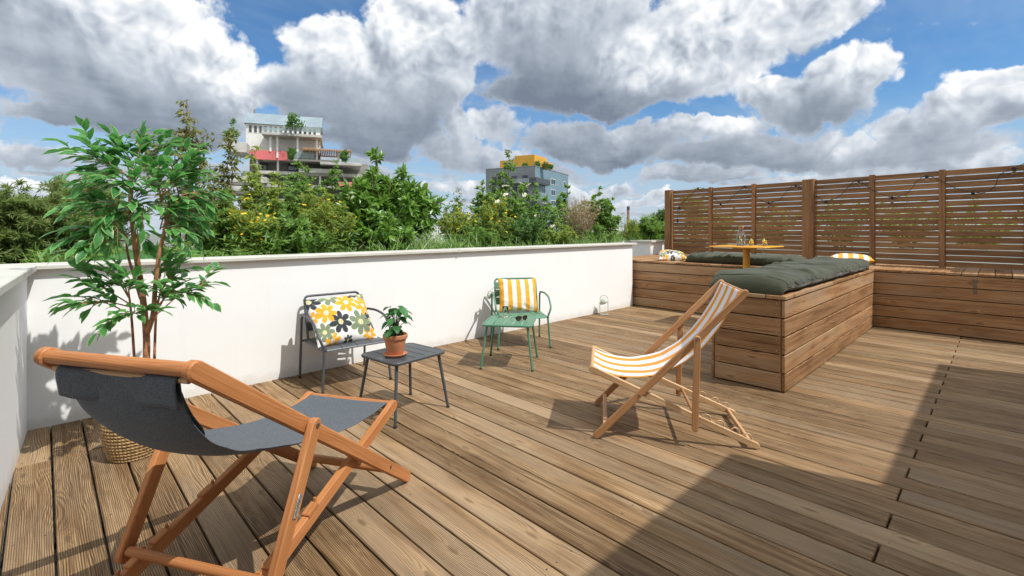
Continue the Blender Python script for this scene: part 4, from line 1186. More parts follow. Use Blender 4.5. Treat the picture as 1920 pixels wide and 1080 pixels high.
t = thing('fig_tree', 'artificial variegated fig tree with brown stems standing in the seagrass basket', 'potted tree', FT)
M_FIG = leaf_mat('variegated fig leaf', (.028, .155, .038), (.125, .38, .09), (.40, .56, .20), None, .4, .34)
def dep(dy): return 2.785 + dy
def tp(px, py, dd=0.0): return at_depth(px, py, 3.42 / aim(px)[1] + dd) - FT
stems = [([(268, 770, 0), (275, 650, 0), (268, 560, .02), (256, 480, .0), (250, 430, -.02), (245, 385, -.02), (247, 330, .0)], .019, .010),
         ([(274, 632, .0), (287, 590, -.05), (291, 540, -.06), (298, 480, -.08), (309, 430, -.06), (318, 370, -.05)], .014, .008),
         ([(264, 560, .03), (252, 520, .1), (240, 478, .16), (236, 440, .18)], .009, .006),
         ([(258, 775, .05), (251, 660, .06), (247, 600, .05), (243, 560, .04)], .0085, .005),
         ([(287, 770, .06), (290, 660, .05), (293, 590, .04), (302, 540, .05)], .0085, .005)]
mb = MB()
for (p, r0, r1) in stems:
    pth = spline([tp(*q) for q in p], 6); mb.tube(pth, r0, 9, None, True, r1)
mb.build('trunk', M_FTRUNK, t, True, 70)
sprays = [((247, 335, 0), (98, 276, .12)), ((247, 335, 0), (132, 285, -.05)), ((247, 335, .1), (190, 272, .12)), ((247, 330, 0), (228, 290, .1)), ((247, 330, 0), (268, 272, 0)),
          ((247, 345, -.1), (122, 340, -.22)), ((247, 350, .1), (165, 325, .3)), ((250, 345, 0), (322, 270, .1)), ((300, 360, 0), (352, 296, -.12)), ((300, 370, 0), (376, 322, .0)), ((300, 370, -.1), (345, 335, -.3)),
          ((318, 375, 0), (400, 378, -.1)), ((315, 390, 0), (380, 400, .2)), ((310, 420, 0), (396, 432, -.12)), ((308, 430, 0), (378, 458, .1)), ((305, 430, -.1), (335, 450, -.3)), ((318, 370, 0), (303, 318, -.1)),
          ((245, 385, 0), (112, 405, -.1)), ((245, 390, 0), (165, 388, .22)), ((240, 440, .1), (88, 462, .02)), ((240, 450, .1), (150, 478, -.1)), ((245, 400, 0), (205, 430, -.25)), ((245, 390, 0), (270, 420, -.3)), ((250, 400, -.1), (238, 365, -.3)),
          ((250, 360, -.1), (215, 350, -.3)), ((255, 370, -.1), (290, 345, -.3)), ((240, 445, .2), (200, 470, .35)), ((318, 400, .1), (350, 420, .35)), ((236, 440, .18), (260, 455, .3)),
          ((243, 570, .04), (124, 513, .0)), ((243, 575, .04), (125, 572, -.1)), ((243, 560, .04), (160, 540, .2)), ((246, 590, .05), (205, 605, -.15)), ((243, 560, .04), (225, 520, -.1)), ((246, 600, .05), (262, 590, -.18)), ((243, 560, 0), (262, 540, -.15)), ((246, 590, 0), (150, 585, .1)),
          ((293, 590, .04), (403, 528, .05)), ((296, 560, .04), (388, 562, -.05)), ((293, 570, .04), (352, 498, .1)), ((300, 545, .05), (330, 520, -.12)), ((296, 580, .04), (340, 562, .2)), ((298, 540, 0), (310, 500, -.1)), ((295, 575, 0), (318, 555, -.2)),
          ((250, 345, .0), (300, 300, .2)), ((247, 340, .1), (160, 300, .28)), ((247, 350, .0), (150, 365, .12)), ((300, 380, 0), (340, 385, -.25)), ((310, 400, 0), (372, 350, .18)), ((300, 430, 0), (330, 400, -.25)), ((250, 400, 0), (180, 440, -.22))]
br = MB(); lf = MB()
for (a, b) in sprays:
    A = tp(a[0], a[1], a[2] * .4); B = tp(b[0], b[1], b[2] * .4); B = A + (B - A) * .90; m = A.lerp(B, .5) + Vector((random.uniform(-.03, .03), random.uniform(-.03, .03), .035 + random.uniform(-.02, .03)))
    main = spline([A, m, B], 8); br.tube(main, .0042, 5, None, True, .0014)
    L = (B - A).length
    tw = [main[3:]]
    for k in range(3 + int(L * 7)):
        q = main[random.randrange(4, len(main) - 3)]
        dr = (B - A).normalized() + Vector((random.uniform(-.8, .8), random.uniform(-.8, .8), random.uniform(-.45, .55)))
        dr.y *= .55; e = q + dr.normalized() * random.uniform(.08, .17)
        w = spline([q, q.lerp(e, .5) + Vector((0, 0, .012)), e], 4); tw.append(w); br.tube(w, .0022, 4, None, False, .001)
    for w in tw:
        n = max(4, int(sum((w[i + 1] - w[i]).length for i in range(len(w) - 1)) / .026))
        P = []; D = []; N = []
        for i in range(n):
            f = (i + .6) / n * (len(w) - 1); i0 = min(int(f), len(w) - 2); p = w[i0].lerp(w[i0 + 1], f - i0)
            tg_ = (w[i0 + 1] - w[i0]).normalized(); sd_ = tg_.cross(Vector((0, 0, 1))); sd_ = sd_.normalized() if sd_.length > .01 else Vector((1, 0, 0))
            s = 1 if i % 2 else -1
            d = tg_ * .75 + sd_ * (s * random.uniform(.35, .8)) + Vector((0, 0, random.uniform(-.35, .3)))
            if i == n - 1: d = tg_ + Vector((0, 0, -.1))
            P.append(p); D.append(d.normalized()); N.append((Vector((random.uniform(-.5, .5), random.uniform(-.5, .5), 1)) + sd_ * s * -.25).normalized())
        lf.leaves(P, D, N, np.array([random.choice((.055, .075, .085, .092, .10)) for _ in P]), np.array([random.uniform(.035, .049) for _ in P]), .22, .28, True)
br.build('branch', M_FTRUNK, t, True, 70); lf.build('crown', M_FIG, t, True, 180)
# ---------------------------------------------------------------- planting behind the walls
L_OLIVE = leaf_mat('willow leaf', (.10, .165, .042), (.26, .34, .09), trans=.4)
L_HEDGE = leaf_mat('brightened hedge leaf', (.22, .33, .05), (.46, .52, .11), trans=.5)  # leaf colour brightened, since the side in view lies in shade
L_MID = leaf_mat('mid green leaf', (.075, .175, .032), (.23, .38, .07), trans=.42)
L_BRIGHT = leaf_mat('glossy bright leaf', (.06, .16, .022), (.20, .36, .05), None, None, .32)
L_DEEP = leaf_mat('deep green leaf', (.05, .13, .03), (.15, .29, .06))
L_RUST = leaf_mat('olive and rust leaf', (.115, .13, .032), (.235, .25, .06))
L_YELG = leaf_mat('yellow green leaf', (.14, .23, .038), (.35, .43, .08), trans=.45)
L_GRASS = leaf_mat('grass blade', (0.080, 0.181, 0.032), (0.246, 0.377, 0.080))
L_BIG = leaf_mat('big leaf', (0.043, 0.145, 0.036), (0.087, 0.246, 0.058))
L_DRY = leaf_mat('dry blade', (0.348, 0.268, 0.145), (0.522, 0.420, 0.246))
M_FLY = plain('yellow petal', (.80, .58, .03), .6, 0, .1, 50); M_FLW = plain('cream petal', (.72, .71, .52), .7, 0, .1, 50)
BZ = .95
def unit(n, g):
    v = g.normal(size=(n, 3)); return v / np.linalg.norm(v, axis=1, keepdims=True)
def shrub(name, label, cat, px, top, wid, Y, leaf=(.06, .02), nst=14, ntw=9, nlf=9, mat=None, stem=None, style='alt', group=None, seed=1, low=.12, flat=.45, tilt=.4, srad=.006, twl=.26, dome=.45, base=None, H=None, R=None, full=False, flowers=0, fmat=None, fr=.02, droop=.15, clump=0, depth=None):
    g = np.random.default_rng(seed); rs = random.Random(seed)
    if base is None:
        b = on_y(px, 430, Y); a_, b_ = aim(px); d = Y / b_
        base = Vector((b.x, Y, BZ)); H = EYE + (430 - top) / FPX * d - BZ; R = wid / FPX * d / 2
    nlf = int(nlf * {'star': 1.0, 'rosette': .85}.get(style, 1.9) + .5); leaf = (leaf[0] * 1.0, leaf[1] * 1.15); ntw = int(ntw * 1.15 + .5)
    t = thing(name, label, cat, base, 0, group)
    RY = depth if depth else R
    sm = MB(); P = []; D = []; tips = []; lens = []
    for i in range(nst):
        ang = 2 * PI * (i + rs.random()) / nst; rr = R * math.sqrt(rs.uniform(.02, 1)) * .92
        if i == 0: rr = R * .08
        ht = H * (1 - dome * (rr / R) ** 2) * (rs.uniform(.78, 1) if i else .97)
        e = Vector((math.cos(ang) * rr, math.sin(ang) * rr * RY / R, ht)); b0 = Vector((math.cos(ang) * R * .12, math.sin(ang) * R * .12, 0))
        pts = []
        for k in range(7):
            q = k / 6; f = q ** (1.0 + flat)
            pts.append(Vector((b0.x + (e.x - b0.x) * f + rs.uniform(-.02, .02) * H * q, b0.y + (e.y - b0.y) * f + rs.uniform(-.02, .02) * H * q, ht * (q ** .9))))
        sm.tube(pts, srad * rs.uniform(.8, 1.3), 5, None, False, srad * .3)
        for j in range(ntw):
            q = low + (1 - low) * (j + rs.random()) / ntw; f = q * 6; k = min(int(f), 5); p = pts[k].lerp(pts[k + 1], f - k)
            dr = Vector((rs.gauss(0, 1), rs.gauss(0, 1), rs.uniform(-.2, .9))).normalized() + Vector((e.x, e.y, 0)) / max(R, .01) * .35
            tl = twl * H * rs.uniform(.45, 1) * ((1.15 - .75 * q) if style != 'star' else .62)
            p2 = p + dr.normalized() * tl; p2.z = min(max(p2.z - droop * tl, .03), H * 1.02)
            sm.tube([p, p.lerp(p2, .5) + Vector((0, 0, .08 * tl)), p2], srad * .4, 3, None, False, srad * .15)
            tips.append(p2)
            ax = (p2 - p).normalized()
            if style == 'rosette':
                for (c, m_) in ((p2, nlf), (p.lerp(p2, .45), nlf // 2)):
                    for _ in range(m_):
                        v = Vector((rs.gauss(0, 1), rs.gauss(0, 1), rs.gauss(0, 1))); v = (v - ax * v.dot(ax)).normalized()
                        P.append(c - ax * rs.uniform(0, .04)); D.append((v * rs.uniform(.5, 1) + ax * rs.uniform(.3, .9) + Vector((0, 0, .25))).normalized()); lens.append(rs.uniform(.7, 1.1))
            elif style == 'star':
                for c in [p.lerp(p2, w) for w in (.35, .7, 1)]:
                    for _ in range(nlf):
                        v = Vector((rs.gauss(0, 1), rs.gauss(0, 1), rs.gauss(-.3, .6))).normalized()
                        P.append(c + v * .01); D.append(v); lens.append(rs.uniform(.6, 1.1))
            else:
                for _ in range(nlf):
                    w = rs.uniform(.1, 1); c = p.lerp(p2, w)
                    v = Vector((rs.gauss(0, 1), rs.gauss(0, 1), rs.gauss(.1, .8))).normalized()
                    P.append(c); D.append((v * .9 + ax * rs.uniform(.3, 1) + Vector((0, 0, tilt * .3))).normalized()); lens.append(rs.uniform(.6, 1.15))
    sm.build('stem', stem or M_BARK, t, True, 80)
    if P:
        n = len(P); nm = unit(n, g) * .75 + np.array([.15, -.62, .8])
        lf = MB(); lens = np.array(lens); lf.leaves([tuple(p) for p in P], [tuple(d) for d in D], nm, leaf[0] * lens, leaf[1] * lens, .25, .3, full)
        lf.build('foliage', mat, t, True, 180)
    if flowers:
        mb = MB()
        for k in range(9):
            a = 2.4 * k; r = fr * math.sqrt(k / 9)
            c = (math.cos(a) * r, math.sin(a) * r, fr * .25 * (1 - k / 9))
            mb.leaves([c] * 5, [(math.cos(a + 1.256 * j), math.sin(a + 1.256 * j), .35) for j in range(5)], [(0, 0, 1)] * 5, fr * .48, fr * .38)
        tips.sort(key=lambda p: -(p.z / H - .45 * p.y / R)); proto = None
        ch = tips[:int(len(tips) * .45)]; rs.shuffle(ch)
        for p in ch[:flowers]:
            if proto is None: proto = o = mb.build('flower', fmat, t, False)
            else: o = proto.copy(); COL.objects.link(o); o.parent = t
            o.location = p + Vector((-.02, -.05, .05)); o.rotation_euler = (rs.uniform(-.6, .9), rs.uniform(-.6, .6), rs.uniform(0, 6)); k = rs.uniform(.7, 1.25); o.scale = (k, k, k)
    return t
GB = 'shrubs growing behind the long wall'
shrub('willow_shrub', 'dense narrow leaved olive green shrub behind the fig tree', 'shrub', 150, 318, 210, 5.5, (.052, .0075), 32, 24, 26, L_OLIVE, M_BARK, group=GB, seed=2, twl=.30, low=.05)
shrub('willow_shrub', 'narrow leaved olive shrub cut by the left edge of the photo', 'shrub', 22, 340, 170, 5.4, (.052, .0075), 28, 24, 26, L_OLIVE, M_BARK, group=GB, seed=3, twl=.3, low=.05)
shrub('willow_shrub', 'low olive shrub with yellow specks at the far left behind the side wall', 'shrub', -70, 360, 150, 5.2, (.07, .014), 18, 16, 16, L_OLIVE, M_BARK, group=GB, seed=4, twl=.3, flowers=5, fmat=M_FLY)
shrub('maple_sapling', 'tallest slender sapling with olive and rust leaves above the fig tree', 'sapling', 345, 176, 135, 5.5, (.076, .027), 8, 16, 4, L_RUST, M_BARK, 'star', GB, 5, .22, .1, srad=.009, twl=.10, dome=.2)
shrub('maple_sapling', 'thin lone stemmed sapling with rusty leaves left of the grey tower', 'sapling', 428, 238, 46, 5.7, (.068, .025), 3, 17, 4, L_RUST, M_BARK, 'star', GB, 6, .2, .1, srad=.007, twl=.10, dome=.3)
shrub('maple_sapling', 'short bushy sapling with olive leaves low between fig tree and tower', 'sapling', 392, 300, 90, 5.6, (.068, .026), 7, 13, 5, L_RUST, M_BARK, 'star', GB, 7, .12, .2, srad=.007, twl=.16)
shrub('maple_sapling', 'leaning sapling with olive leaves in front of the tower coral panel', 'sapling', 474, 268, 44, 5.8, (.066, .026), 4, 15, 5, L_YELG, M_BARK, 'star', GB, 8, .2, .1, srad=.007, twl=.12)
shrub('privet_shrub', 'upright green privet shrub standing before the middle of the grey tower', 'shrub', 565, 292, 92, 5.9, (.055, .021), 11, 15, 13, L_MID, M_BARK, group=GB, seed=9, twl=.2)
shrub('privet_shrub', 'upright green shrub before the right end of the grey tower', 'shrub', 622, 292, 62, 5.9, (.052, .019), 8, 15, 13, L_MID, M_BARK, group=GB, seed=10, twl=.18)
shrub('privet_shrub', 'loose yellow green shrub beneath the tower coral panel', 'shrub', 508, 312, 100, 5.7, (.055, .021), 11, 14, 12, L_YELG, M_BARK, group=GB, seed=11, twl=.2)
shrub('flowering_shrub', 'yellow flowered shrub right of the fig tree', 'shrub', 468, 366, 112, 5.15, (.05, .013), 18, 13, 12, L_YELG, M_STEMG, group=GB, seed=12, flowers=80, fmat=M_FLY, fr=.014)
shrub('flowering_shrub', 'pale green shrub with scattered yellow flowers under the privet', 'shrub', 602, 352, 136, 5.2, (.055, .013), 20, 14, 13, L_YELG, M_STEMG, group=GB, seed=13, flowers=60, fmat=M_FLY, fr=.013)
shrub('nettle_clump', 'low broad leaved green clump above the middle of the wall cap', 'plant', 552, 398, 130, 4.95, (.075, .034), 16, 9, 7, L_MID, M_STEMG, group=GB, seed=14, tilt=.1)
shrub('glossy_shrub', 'large glossy long leaved bright green shrub in the middle of the planting', 'shrub', 752, 308, 170, 5.35, (.125, .034), 17, 12, 15, L_BRIGHT, M_BARK, 'rosette', GB, 15, .25, .25, srad=.010, twl=.22, dome=.62, full=True)
shrub('glossy_shrub', 'tall narrow glossy shrub with the highest tip in the middle of the planting', 'shrub', 706, 278, 76, 5.5, (.125, .034), 6, 13, 14, L_BRIGHT, M_BARK, 'rosette', GB, 75, .3, .2, srad=.010, twl=.20, dome=.5, full=True)
shrub('glossy_shrub', 'small glossy bright green bush at the foot of the large one', 'shrub', 725, 402, 110, 4.95, (.105, .032), 9, 8, 12, L_BRIGHT, M_BARK, 'rosette', GB, 16, .2, .3, twl=.3, full=True)
shrub('glossy_shrub', 'glossy bush hanging left of the large glossy shrub', 'shrub', 668, 330, 70, 5.4, (.11, .033), 8, 11, 12, L_BRIGHT, M_BARK, 'rosette', GB, 17, .25, .2, twl=.2, full=True)
shrub('wild_weed', 'thin twiggy weed with small dark leaves right of the glossy shrub', 'plant', 862, 342, 84, 5.6, (.04, .014), 13, 8, 4, L_DEEP, M_TWIG, group=GB, seed=18, srad=.004, low=.3)
shrub('flowering_shrub', 'yellow flowered shrub between glossy shrub and teal building', 'shrub', 856, 380, 90, 5.2, (.05, .014), 14, 11, 11, L_YELG, M_STEMG, group=GB, seed=19, flowers=60, fmat=M_FLY, fr=.016)
shrub('flowering_shrub', 'yellow flowered shrub at the foot of the elder before the teal building', 'shrub', 925, 362, 96, 5.2, (.05, .014), 15, 11, 11, L_YELG, M_STEMG, group=GB, seed=20, flowers=60, fmat=M_FLY, fr=.016)
shrub('elder_shrub', 'tall elder with cream flower heads in front of the teal building', 'shrub', 950, 282, 96, 5.55, (.07, .030), 11, 16, 11, L_MID, M_BARK, group=GB, seed=21, flowers=13, fmat=M_FLW, fr=.05, twl=.2, dome=.55)
shrub('elder_shrub', 'lower elder spreading right of the tall one', 'shrub', 1008, 340, 116, 5.5, (.065, .028), 11, 14, 12, L_MID, M_BARK, group=GB, seed=22, flowers=5, fmat=M_FLW, fr=.045)
shrub('elder_shrub', 'lower elder spreading left of the tall one', 'shrub', 905, 338, 50, 5.6, (.065, .028), 8, 12, 11, L_MID, M_BARK, group=GB, seed=28)
shrub('ground_shrub', 'dense low fine leaved shrub under the elders', 'shrub', 985, 402, 140, 5.0, (.045, .014), 22, 13, 14, L_DEEP, M_STEMG, group=GB, seed=23, low=.05)
shrub('ground_shrub', 'dense low fine leaved green shrub along the cap right of the glossy bush', 'shrub', 890, 412, 110, 4.95, (.05, .014), 18, 12, 13, L_MID, M_STEMG, group=GB, seed=24, low=.05)
shrub('dry_shrub', 'dry brown leafless bush of upright twigs', 'shrub', 1088, 362, 92, 5.15, (.035, .006), 90, 5, 3, L_DRY, M_TWIG, group=GB, seed=25, srad=.0055, low=.35, flat=.2, twl=.18, dome=.25)
shrub('leafy_shrub', 'green leafy shrub right of the dry brown bush', 'shrub', 1122, 350, 70, 5.6, (.065, .032), 10, 15, 13, L_MID, M_BARK, group=GB, seed=26, twl=.2, dome=.4)
shrub('leafy_shrub', 'green leafy shrub rising behind the dry brown bush', 'shrub', 1062, 344, 76, 5.75, (.06, .028), 9, 14, 12, L_MID, M_BARK, group=GB, seed=27, twl=.2)
shrub('wild_weed', 'wispy feathery weed at the right end of the long wall', 'plant', 1170, 396, 40, 5.7, (.035, .008), 9, 8, 6, L_YELG, M_TWIG, group=GB, seed=29, srad=.003)
shrub('leafy_shrub', 'green leafy shrub filling the dip between glossy shrub and elder', 'shrub', 858, 374, 76, 5.7, (.055, .024), 10, 13, 12, L_MID, M_BARK, group=GB, seed=81, twl=.22)
shrub('privet_shrub', 'yellow green shrub left of the glossy shrub below the tower pergola', 'shrub', 652, 340, 84, 5.6, (.05, .019), 10, 14, 12, L_YELG, M_BARK, group=GB, seed=82, twl=.2)
shrub('privet_shrub', 'broad mid green shrub at the foot of the grey tower between the yellow flowers', 'shrub', 535, 348, 120, 5.5, (.05, .019), 12, 14, 12, L_MID, M_BARK, group=GB, seed=83, twl=.2)
shrub('privet_shrub', 'leafy green shrub right behind the fig tree beside the slender saplings', 'shrub', 415, 352, 90, 5.4, (.05, .019), 11, 14, 12, L_MID, M_BARK, group=GB, seed=84, twl=.2)
shrub('leafy_shrub', 'green leafy shrub at the right end of the long planting', 'shrub', 1140, 372, 50, 5.3, (.06, .028), 9, 13, 13, L_MID, M_BARK, group=GB, seed=70, twl=.24)
shrub('ground_shrub', 'low mixed green shrub at the foot of the dry brown bush', 'shrub', 1045, 412, 90, 4.95, (.05, .016), 16, 12, 13, L_YELG, M_STEMG, group=GB, seed=71, low=.05)
shrub('ground_shrub', 'low green shrub under the leafy shrub at the right end of the cap', 'shrub', 1120, 418, 80, 4.95, (.045, .015), 15, 12, 13, L_MID, M_STEMG, group=GB, seed=72, low=.05)
def far_shrub(label, px, top, wid, d, mat, seed, **k):
    c = at_depth(px, 430, d); H = EYE + (430 - top) / FPX * d - BZ
    return shrub(k.pop('name', 'grass_shrub'), label, 'shrub', 0, 0, 0, 0, k.pop('leaf', (.12, .012)), k.pop('nst', 16), k.pop('ntw', 12), k.pop('nlf', 12), mat, M_STEMG, base=Vector((c.x, c.y, BZ)), H=H, R=wid / FPX * d / 2, seed=seed, low=.03, **k)
far_shrub('grassy green shrub above the short stepped wall', 1218, 402, 66, 10.6, L_MID, 31, tilt=1.2)
far_shrub('deep green grassy shrub beside the end post of the fence', 1240, 392, 40, 10.9, L_DEEP, 32, tilt=1.2)
far_shrub('wispy grass at the corner of the stepped wall', 1186, 412, 36, 10.4, L_YELG, 33, leaf=(.10, .006), nlf=6)
GF = 'shrubs behind the slatted fence'
for i, (px, top, wid, lab, m) in enumerate([(1300, 346, 46, 'yellow green shrub whose tip shows above the fence', L_HEDGE), (1352, 385, 120, 'low green shrub glimpsed through the fence behind the carafe', L_HEDGE), (1450, 378, 130, 'yellow green shrub glimpsed through the slats left of the middle post', L_HEDGE),
                                            (1575, 366, 150, 'yellow green shrub glimpsed through the slats right of the middle post', L_HEDGE), (1700, 366, 170, 'yellow green shrub glimpsed through the middle of the right fence panel', L_HEDGE), (1830, 372, 170, 'pale shrub glimpsed through the right end of the fence', L_HEDGE)]):
    b = aim(px); s, _ = on_fence(px); p = FA + FD * s; d = (p.x * VX + p.y * VY) + 1.6
    far_shrub(lab, px, top, wid, d, m, 40 + i, name='hedge_shrub', leaf=(.05, .02), nst=18, ntw=13, nlf=11, dome=.25, group=GF)
# big rhubarb like leaves at the left
def big_leaf_plant(label, px, Y, n, Lr, seed, hz=.12):
    rs = random.Random(seed); b = on_y(px, 430, Y); t = thing('rhubarb_plant', label, 'plant', (b.x, Y, BZ)); st = MB(); lf = MB()
    for i in range(n):
        a = 2 * PI * i / n + rs.random(); r = rs.uniform(.10, .34); c = Vector((math.cos(a) * r, math.sin(a) * r * .8, hz + rs.uniform(-.05, .10)))
        st.tube(spline([(0, 0, -.02), c * .6 + Vector((0, 0, .03)), c], 4), .008, 6)
        d = Vector((math.cos(a), math.sin(a) * .8, -.12)).normalized(); nn = (Vector((rs.uniform(-.2, .2), -.35, 1))).normalized(); s_ = d.cross(nn).normalized(); nn = s_.cross(d); L = Lr * rs.uniform(.75, 1.15)
        vs = []; fs = []; K = 36; RG = 6
        for j in range(RG):
            for k in range(K):
                an = 2 * PI * k / K; q = j / (RG - 1)
                rr = L * .55 * (1 + .14 * abs(math.sin(an * 3.5)) - .18 * (math.cos(an) < -.9)) * (1 + .05 * math.sin(an * 17)) * q
                rr2 = math.cos(an) * rr
                ridge = .012 * math.cos(an * 7) * q + rs.uniform(-.004, .004) * q
                vs.append(c + d * (rr2 + L * .2) + s_ * (math.sin(an) * rr * .95) + nn * (ridge - .16 * L * q * q))
        for j in range(RG - 1):
            for k in range(K): fs.append((j * K + k, j * K + (k + 1) % K, (j + 1) * K + (k + 1) % K, (j + 1) * K + k))
        lf.add(vs, fs)
    st.build('stem', M_STEMG, t); lf.build('foliage', L_BIG, t, True, 60)
big_leaf_plant('clump of broad rhubarb like leaves at the far left corner of the wall', 40, 4.95, 7, .42, 51, .03)
big_leaf_plant('clump of broad rhubarb like leaves behind the fig tree stems', 300, 4.98, 8, .42, 52, .05)
big_leaf_plant('clump of broad rhubarb like leaves right of the fig tree', 372, 5.0, 6, .36, 53, .08)
# grass along the back of the cap: too many blades to count
g = np.random.default_rng(77); n = 5500
X = g.uniform(-2.2, 7.4, n); keep = (np.sin(X * 2.3) + np.sin(X * 5.1 + 1) * .7 + g.uniform(-1.4, 1.4, n)) > np.where(X < 2.6, 1.3, -.5)
X = X[keep]; n = len(X); Y_ = 4.64 + np.abs(g.normal(0, .25, n)); Hh = (.04 + .15 * g.random(n) ** 2 + .08 * np.clip(np.sin(X * 1.7 + 2), 0, 1)) * np.where(X < 2.4, .55, 1)
P = np.stack([X, Y_, np.full(n, BZ)], 1); D = np.stack([g.normal(0, .42, n), g.normal(-.1, .35, n), np.ones(n)], 1)
mb = MB(); mb.leaves(P, D, np.stack([g.normal(0, .4, n), -np.ones(n), g.normal(.3, .2, n)], 1), Hh * 1.35, .0075 + .004 * g.random(n), .5, .1, True)
tag(mb.build('grass', L_GRASS, None, True, 180), 'tufts of green grass growing along the back of the wall cap', 'grass', None, 'stuff')
n = 2600
P = np.stack([g.uniform(8.9, 10.4, n), g.uniform(5.3, 6.1, n), np.full(n, BZ)], 1); D = np.stack([g.normal(0, .5, n), g.normal(0, .5, n), np.ones(n)], 1)
mb = MB(); mb.leaves(P, D, np.stack([g.normal(0, .4, n), -np.ones(n), g.normal(.3, .2, n)], 1), .10 + .22 * g.random(n), .012, .5, .1)
tag(mb.build('grass', L_GRASS, None, True, 180), 'grass growing behind the short stepped wall', 'grass', None, 'stuff')
n = 13000; PX_ = g.uniform(60, 1165, n); hz = g.uniform(.0, .52, n) * (.75 + .25 * np.sin(PX_ * .043) ) * np.where(PX_ < 420, .5, 1)
# fine undergrowth filling the bed between the shrubs
B_ = np.array([on_y(p, 430, 1.0)[0] for p in PX_]); YY = g.uniform(4.75, 5.7, n); XX = B_ * YY
P = np.stack([XX, YY, BZ + hz * g.random(n)], 1); D = np.stack([g.normal(0, .8, n), g.normal(0, .6, n), g.uniform(.1, 1, n)], 1)
mb = MB(); mb.leaves(P, D, g.normal(size=(n, 3)) * .6 + np.array([0, -.3, 1]), .045 + .05 * g.random(n), .010 + .012 * g.random(n), .3, .2)
tag(mb.build('undergrowth', L_MID, None, True, 180), 'low leafy undergrowth filling the planting bed between the shrubs', 'ground cover', None, 'stuff')

# ---------------------------------------------------------------- buildings beyond
TD = 92.0
root = at_depth(450, 430, TD); ang = math.atan2(-VX, VY) + rad(20)
tw = thing('apartment_tower', 'grey concrete apartment tower with zinc gabled penthouse and coral panels', 'building', (root.x, root.y, -26), ang)
S = TD / FPX
C20, S20 = math.cos(rad(20)), math.sin(rad(20)); LAT0 = (450 - 960) / FPX * TD
def lx(px, d0=0.0):
    k = (px - 960) / FPX
    return (k * (TD + d0 * C20) - LAT0 + d0 * S20) / (C20 - k * S20)
def lz(px, py, d0=0.0):
    return EYE + 26 + (430 - py) / FPX * (TD + lx(px, d0) * S20 + d0 * C20)
def tb(mb, x0, y0, x1, y1, d0, d1, px=None):
    c = px if px else (x0 + x1) / 2
    mb.box((lx(x0, d0), d0, lz(c, y1, d0)), (lx(x1, d0), d1, lz(c, y0, d0)), .03)
def part(name, mat, items):
    mb = MB()
    for it in items: tb(mb, *it)
    return mb.build(name, mat, tw, False)
# penthouse with a pitched zinc roof
x0, x1 = lx(461), lx(600); zb, ze, zr = lz(461, 264), lz(461, 231), lz(461, 213)
mb = MB()
def prism(mb, x0, x1, y0, y1, ze, zr, o=.0, th=None):
    ym = (y0 + y1) / 2
    vs = [(x0, y0, ze), (x0, ym, zr), (x0, y1, ze), (x1, y0, ze), (x1, ym, zr), (x1, y1, ze)]
    mb.add(vs, [(0, 1, 2), (5, 4, 3), (0, 3, 4, 1), (1, 4, 5, 2), (0, 2, 5, 3)])
mb.box((x0, 0, zb - 2), (x1, 7, ze), .02); pent = mb.build('penthouse', M_PALE, tw, False)
mb = MB(); prism(mb, x0 - .35, x1 + .4, -.5, 7.5, ze + .01, zr + 1.0); rf = mb.build('roof', M_ZINC, tw, False)
mb = MB(); mb.tube([(x0 + 1, 3.5, zr + .3), (x0 + 1, 3.5, zr + 1.7)], .18, 8); mb.build('chimney', M_CONCD, rf, False)
mb = MB(); 
for i in range(34):
    xx = x0 - .3 + i * (x1 - x0 + .6) / 33; mb.box((xx - .02, -.52, ze), (xx + .02, -.47, ze + .05), 0)
    mb.bar((xx, -.5, ze + .04), (xx, 3.5, zr + 1.02), .05, .05)
mb.build('seam', M_ZINC, rf, False)
for i in range(14):
    xa = x0 + .45 + i * (x1 - x0 - .9) / 14; w_ = (x1 - x0 - .9) / 14 - .22
    f = MB(); f.box((xa, -.06, ze - 1.75), (xa + w_, .02, ze - .25), .01); f = f.build('window', M_PALE, tw, False)
    g_ = MB(); g_.box((xa + .1, -.085, ze - 1.65), (xa + w_ - .1, -.062, ze - .35), 0); g_.build('pane', M_PANE, f, False)
f = MB(); f.box((x0 - .08, .8, ze - 2.4), (x0 + .02, 6.2, ze - .1), 0); f = f.build('window', M_PALE, tw, False)
g_ = MB()
for i in range(5): g_.box((x0 - .11, .95 + i * 1.04, ze - 2.3), (x0 - .082, 1.85 + i * 1.04, ze - .2), 0)
g_.build('pane', M_RAILG, f, False)
part('slab', M_CONC, [(490, 247, 603, 252, -4.2, 9, 500), (489, 296, 545, 300, -2.5, 9), (540, 297, 625, 301, -3.2, 9, 545), (600, 303, 678, 308, -4.6, 9, 605), (480, 320, 690, 326, -2.0, 9, 500), (470, 345, 700, 350, -3.0, 9, 500), (440, 372, 690, 377, -2, 9, 480), (420, 340, 480, 346, -4, 5, 430), (424, 357, 470, 362, -4.5, 5, 430), (440, 400, 690, 405, -2, 9, 480), (640, 396, 700, 400, -4, 9)])
part('balcony', M_CONC, [(424, 265, 462, 284, -4, 4, 430), (428, 330, 500, 341, -4.6, 3, 440), (424, 348, 476, 358, -5, 3, 430), (560, 314, 640, 322, -3.4, .5, 545)])
part('wall', M_CONCD, [(470, 252, 600, 300, 2.0, 9, 500), (468, 300, 690, 322, 2.6, 9, 500), (452, 326, 690, 347, 2.2, 9, 500), (450, 350, 690, 373, 2.4, 9, 500), (450, 377, 690, 400, 2.4, 9, 500), (450, 405, 690, 700, 0, 9, 500), (462, 264, 500, 284, .6, 3.0, 470)])
part('coral_panel', M_PINK, [(469, 281, 541, 299, -2.8, -2.5, 490)])
part('coral_panel', M_PINK, [(634, 341, 660, 352, -3.4, -3.1, 640)])
